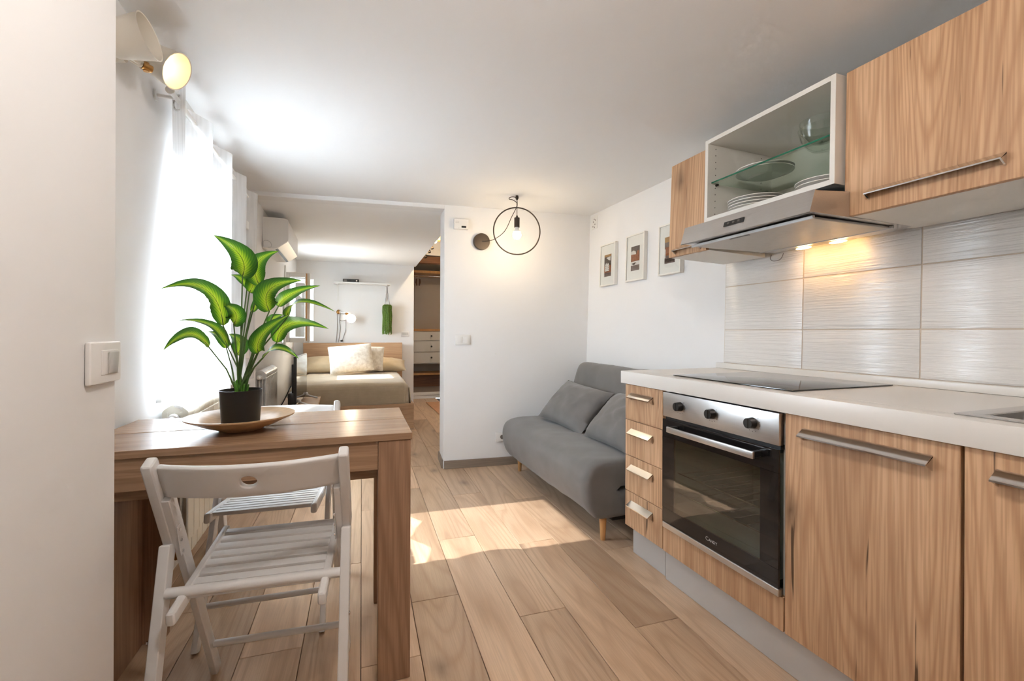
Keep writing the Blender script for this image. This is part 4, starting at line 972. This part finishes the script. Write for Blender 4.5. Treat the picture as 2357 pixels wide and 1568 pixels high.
place_pillow('bed_pillow', pb, bl(-0.25, 1.62, 0.635), RZB @ Vector((1, 0, -0.06)), RZB @ Vector((0, 0.85, 0.30)), 'beige pillow lying by the closet side of the bed', 'pillow', 'beige bed pillows')
place_pillow('cushion', pillow_mesh(0.56, 0.40, 0.15, 'damask', 8, 0.006, 0.03), bl(-0.695, 1.27, 0.745), RZB @ Vector((1, 0.06, 0.09)), RZB @ Vector((-0.04, 0.42, 0.90)), 'large cream patterned cushion propped upright on the bed', 'cushion', 'patterned bed cushions')
place_pillow('cushion', pillow_mesh(0.42, 0.36, 0.13, 'damask', 11, 0.008, 0.03), bl(-0.475, 1.45, 0.735), RZB @ Vector((1, -0.05, -0.05)), RZB @ Vector((0.05, 0.36, 0.93)), 'smaller cream patterned cushion peeking out behind another', 'cushion', 'patterned bed cushions')

FY = 7.10
sf = thing('wall_shelf', 'thin white shelf high on the wall above the bed', 'shelf', (0, 0, 0))
obj('board', S().box(-0.150, 0.632, 6.905, FY - 0.001, 1.797, 1.817, 0.002, 1), 'trim', sf)
for xx in (-0.095, 0.585):
    obj('bracket', S().box(xx - 0.009, xx + 0.009, FY - 0.012, FY - 0.001, 1.56, 1.797, 0.001, 1).box(xx - 0.009, xx + 0.009, 6.93, FY - 0.012, 1.785, 1.797, 0.001, 1), 'trim', sf)
rb = thing('radio', 'small black box with round dial on the bedroom shelf', 'radio', (0.085, 6.99, 1.8175))
obj('body', S().box(-0.108, 0.108, -0.05, 0.05, 0, 0.046, 0.003, 2), 'black', rb)
obj('grille', S().box(-0.098, -0.055, -0.0515, -0.0498, 0.008, 0.038), 'wire', rb); obj('knob', S().cyl((0.076, -0.0498, 0.022), (0.076, -0.058, 0.022), 0.011, n=18), 'chrome', rb)

wl = thing('bedside_lamp', 'clip-on wall lamp glowing above the headboard', 'lamp', (0, 0, 0))
obj('swivel', S().sphere((-0.085, 7.065, 1.392), 0.030, (0.8, 0.9, 1.1), 14, 10).cyl((-0.085, 7.098, 1.392), (-0.085, 7.06, 1.392), 0.028, n=18).sphere((0.028, 7.02, 1.366), 0.022, (1.2, 0.9, 0.8), 12, 8), 'brass', wl)
obj('arm', S().cyl((-0.085, 7.055, 1.394), (0.03, 7.02, 1.374), 0.007, n=10), 'chrome', wl)
AB = Vector((0.25, -0.93, -0.22)).normalized(); PB = Vector((0.092, 6.945, 1.292))
hs_ = obj('shade', S().lathe([(0.012, -0.085), (0.030, -0.083), (0.046, -0.05), (0.062, 0.0), (0.060, 0.0), (0.043, -0.049), (0.027, -0.079), (0.012, -0.08)], 32, aim(PB, AB), closed=True), 'shade', wl)
obj('bulb', S().sphere(PB - AB * 0.022, 0.026), 'bedglow', hs_)
for nm, P in (('cord', [(-0.10, 7.088, 1.37), (-0.098, 7.09, 1.22), (-0.103, 7.09, 1.08), (-0.115, 7.09, 0.95)]), ('cord', [(-0.06, 7.085, 1.37), (-0.068, 7.09, 1.26), (-0.060, 7.09, 1.14), (-0.085, 7.09, 0.95)]),
              ('cord', [(0.02, 7.02, 1.36), (0.020, 7.06, 1.25), (0.012, 7.085, 1.12), (-0.035, 7.085, 0.965)]), ('cord', [(-0.066, 7.088, 1.275), (-0.035, 7.08, 1.262), (0.020, 7.065, 1.275)])):
    obj(nm, S().tube(spline(P, 6), 0.0035, 6), 'wire', wl)
obj('cord_switch', S().sphere((-0.038, 7.08, 0.972), 0.016, (1.2, 0.8, 0.8), 12, 8), 'black', wl)

hp = thing('hanging_planter', 'green bundle of trailing strands hung from the bedroom shelf', 'planter', (0.598, 7.01, 1.50))
s = S().cyl((0, 0, -0.07), (0, 0, 0.0), 0.050, 0.056, 20)
obj('basket', s, 'moss', hp)
st = S()
for i in range(64):
    a = 2 * PI * i / 64; r = 0.060 + random.uniform(-0.006, 0.006); ln = random.uniform(0.36, 0.44)
    pts = [(math.cos(a) * 0.045, math.sin(a) * 0.045, 0.008), (math.cos(a) * r, math.sin(a) * r, -0.01)] + [(math.cos(a) * r + random.uniform(-0.005, 0.005), math.sin(a) * r + random.uniform(-0.005, 0.005), -ln * k / 5) for k in range(1, 6)]
    st.tube(pts, 0.0048, 5)
o = obj('strands', st, 'moss', hp); o['kind'] = 'stuff'
obj('hanger_cord', S().tube([(-0.035, 0, 0.005), (-0.012, 0.0, 0.19), (-0.008, 0, 0.30)], 0.003, 6).tube([(0.035, 0, 0.005), (0.006, 0.0, 0.19), (-0.008, 0, 0.30)], 0.003, 6), 'wire', hp)
t = thing('wall_socket', 'white socket plate beside the headboard', 'socket', (0.868, FY - 0.001, 1.077))
obj('plate', S().box(-0.056, 0.056, -0.009, 0, -0.040, 0.040, 0.003, 2), 'white', t)
for xx in (-0.03, 0.0, 0.03): obj('socket_hole', S().box(xx - 0.008, xx + 0.008, -0.0102, -0.0085, -0.018, 0.018), 'silver', t)

# ------------------------------------------------------------------ closet and hall beyond the bedroom
struct('wall_closet_back', S().box(0.9, 2.25, 8.80, 8.95, 0, 3.3), 'closetpaint')
struct('wall_closet_side', S().box(0.88, 1.0, 7.581, 8.80, 0, 3.3), 'closetpaint')
struct('wall_above_bedroom', S().prism([(0.80, 3.87), (0.917, 3.87), (1.035, 7.20), (1.035, 7.58), (0.80, 7.58)], 'z', 2.241, 3.3), 'wall')
struct('wall_above_partition', S().box(0.80, 2.25, 3.87, 4.0, 2.17, 3.3), 'wall')
struct('ceiling_hall', S().prism([(3.87, 3.20), (8.85, 2.52), (8.85, 2.62), (3.87, 3.32)], 'x', 0.80, 2.25), 'ceil')
struct('floor_closet', S().box(1.001, 2.05, 7.605, 8.80, 0.0, 0.098), 'vinyl')
struct('trim_step', S().box(1.001, 2.05, 7.585, 7.604, 0.0, 0.050, 0.002, 1).box(1.001, 2.05, 7.578, 7.630, 0.055, 0.102, 0.004, 1), 'trim')
struct('trim_beam', S().box(1.245, 2.05, 6.56, 6.72, 2.445, 2.80, 0.005, 1), 'beech')
struct('trim_beam_dark', S().box(1.02, 2.05, 7.70, 7.84, 2.265, 2.385, 0.004, 1), 'darkwood')
struct('trim_sloped_panel', S().prism([(7.62, 2.62), (7.70, 2.40), (7.72, 2.40), (7.64, 2.62)], 'x', 1.02, 2.05), 'ceil')
cu = thing('closet_unit', 'open closet unit with three white drawers and oak top', 'wardrobe', (0, 0, 0))
DY = 8.30
obj('top_board', S().box(1.03, 2.02, DY - 0.015, 8.78, 1.118, 1.160, 0.002, 1), 'beech', cu)
obj('body', S().box(1.03, 2.02, DY + 0.02, 8.78, 0.525, 1.117), 'drawerwhite', cu)
for z0, z1 in ((0.950, 1.112), (0.745, 0.935), (0.545, 0.730)):
    q = obj('drawer', S().box(1.04, 1.94, DY, DY + 0.019, z0, z1, 0.003, 1), 'drawerwhite', cu)
    obj('knob', S().cyl((1.487, DY - 0.001, (z0 + z1) / 2), (1.487, DY - 0.022, (z0 + z1) / 2), 0.012, 0.017, 16), 'black', q)
obj('low_board', S().box(1.03, 2.02, DY, 8.78, 0.322, 0.354, 0.002, 1), 'beech', cu)
obj('plinth_board', S().box(1.03, 2.02, DY + 0.12, DY + 0.14, 0.10, 0.322), 'darkwood', cu)
hr = thing('clothes_rail', 'metal clothes rail under the wooden closet shelf', 'clothes rail', (0, 0, 0))
obj('rail', S().cyl((1.003, 8.28, 2.120), (2.045, 8.28, 2.120), 0.012, n=14), 'chrome', hr)
sb = obj('closet_shelf', S().box(1.005, 2.04, 8.15, 8.78, 2.155, 2.20, 0.002, 1), 'beech'); tag(sb, 'wooden shelf above the clothes rail in the closet', 'shelf')
def hanger(x, a, lab):
    h = thing('clothes_hanger', lab, 'hanger', (x, 8.28, 2.120), (0, 0, a), 'brown wooden hangers')
    obj('bar', S().tube([(-0.20, 0, -0.155), (-0.10, 0, -0.10), (0, 0, -0.065), (0.10, 0, -0.10), (0.20, 0, -0.155)], 0.011, 8), 'darkwood', h)
    obj('hook', S().tube(spline([(0, 0, -0.065), (0, 0, -0.03), (0.012, 0, -0.010), (0.010, 0, 0.012), (0, 0, 0.0155), (-0.013, 0, 0.005)], 4), 0.002, 6), 'chrome', h)
hanger(1.10, 1.35, 'brown hanger deepest behind the bedroom wall edge'); hanger(1.155, 1.37, 'brown hanger in the middle of the rail bunch'); hanger(1.21, 1.39, 'brown hanger next to the last of the bunch'); hanger(1.270, 1.45, 'brown hanger hanging straight, apart from the bunch')
tl_ = thing('track_spotlight', 'dark track light with a lit bulb under the hall beam', 'lamp', (0, 0, 0))
obj('track', S().tube([(1.125, 6.90, 2.275), (1.235, 6.60, 2.450)], 0.008, 8), 'blackmetal', tl_)
for f in (0.0, 0.35, 0.6):
    c0 = Vector((1.125, 6.90, 2.275)).lerp(Vector((1.235, 6.60, 2.450)), f)
    obj('spot_head', S().cyl(c0 + Vector((0, 0, 0.012)), c0 + Vector((0.02, -0.02, -0.05)), 0.016, 0.022, 14), 'blackmetal', tl_)
obj('bulb', S().sphere((1.213, 6.52, 2.412), 0.030), 'spotglow', tl_)
rg = obj('rug', S().box(1.195, 1.85, 5.95, 7.12, 0.0005, 0.010, 0.003, 1), 'rug'); tag(rg, 'orange woven rug on the hall floor', 'rug')
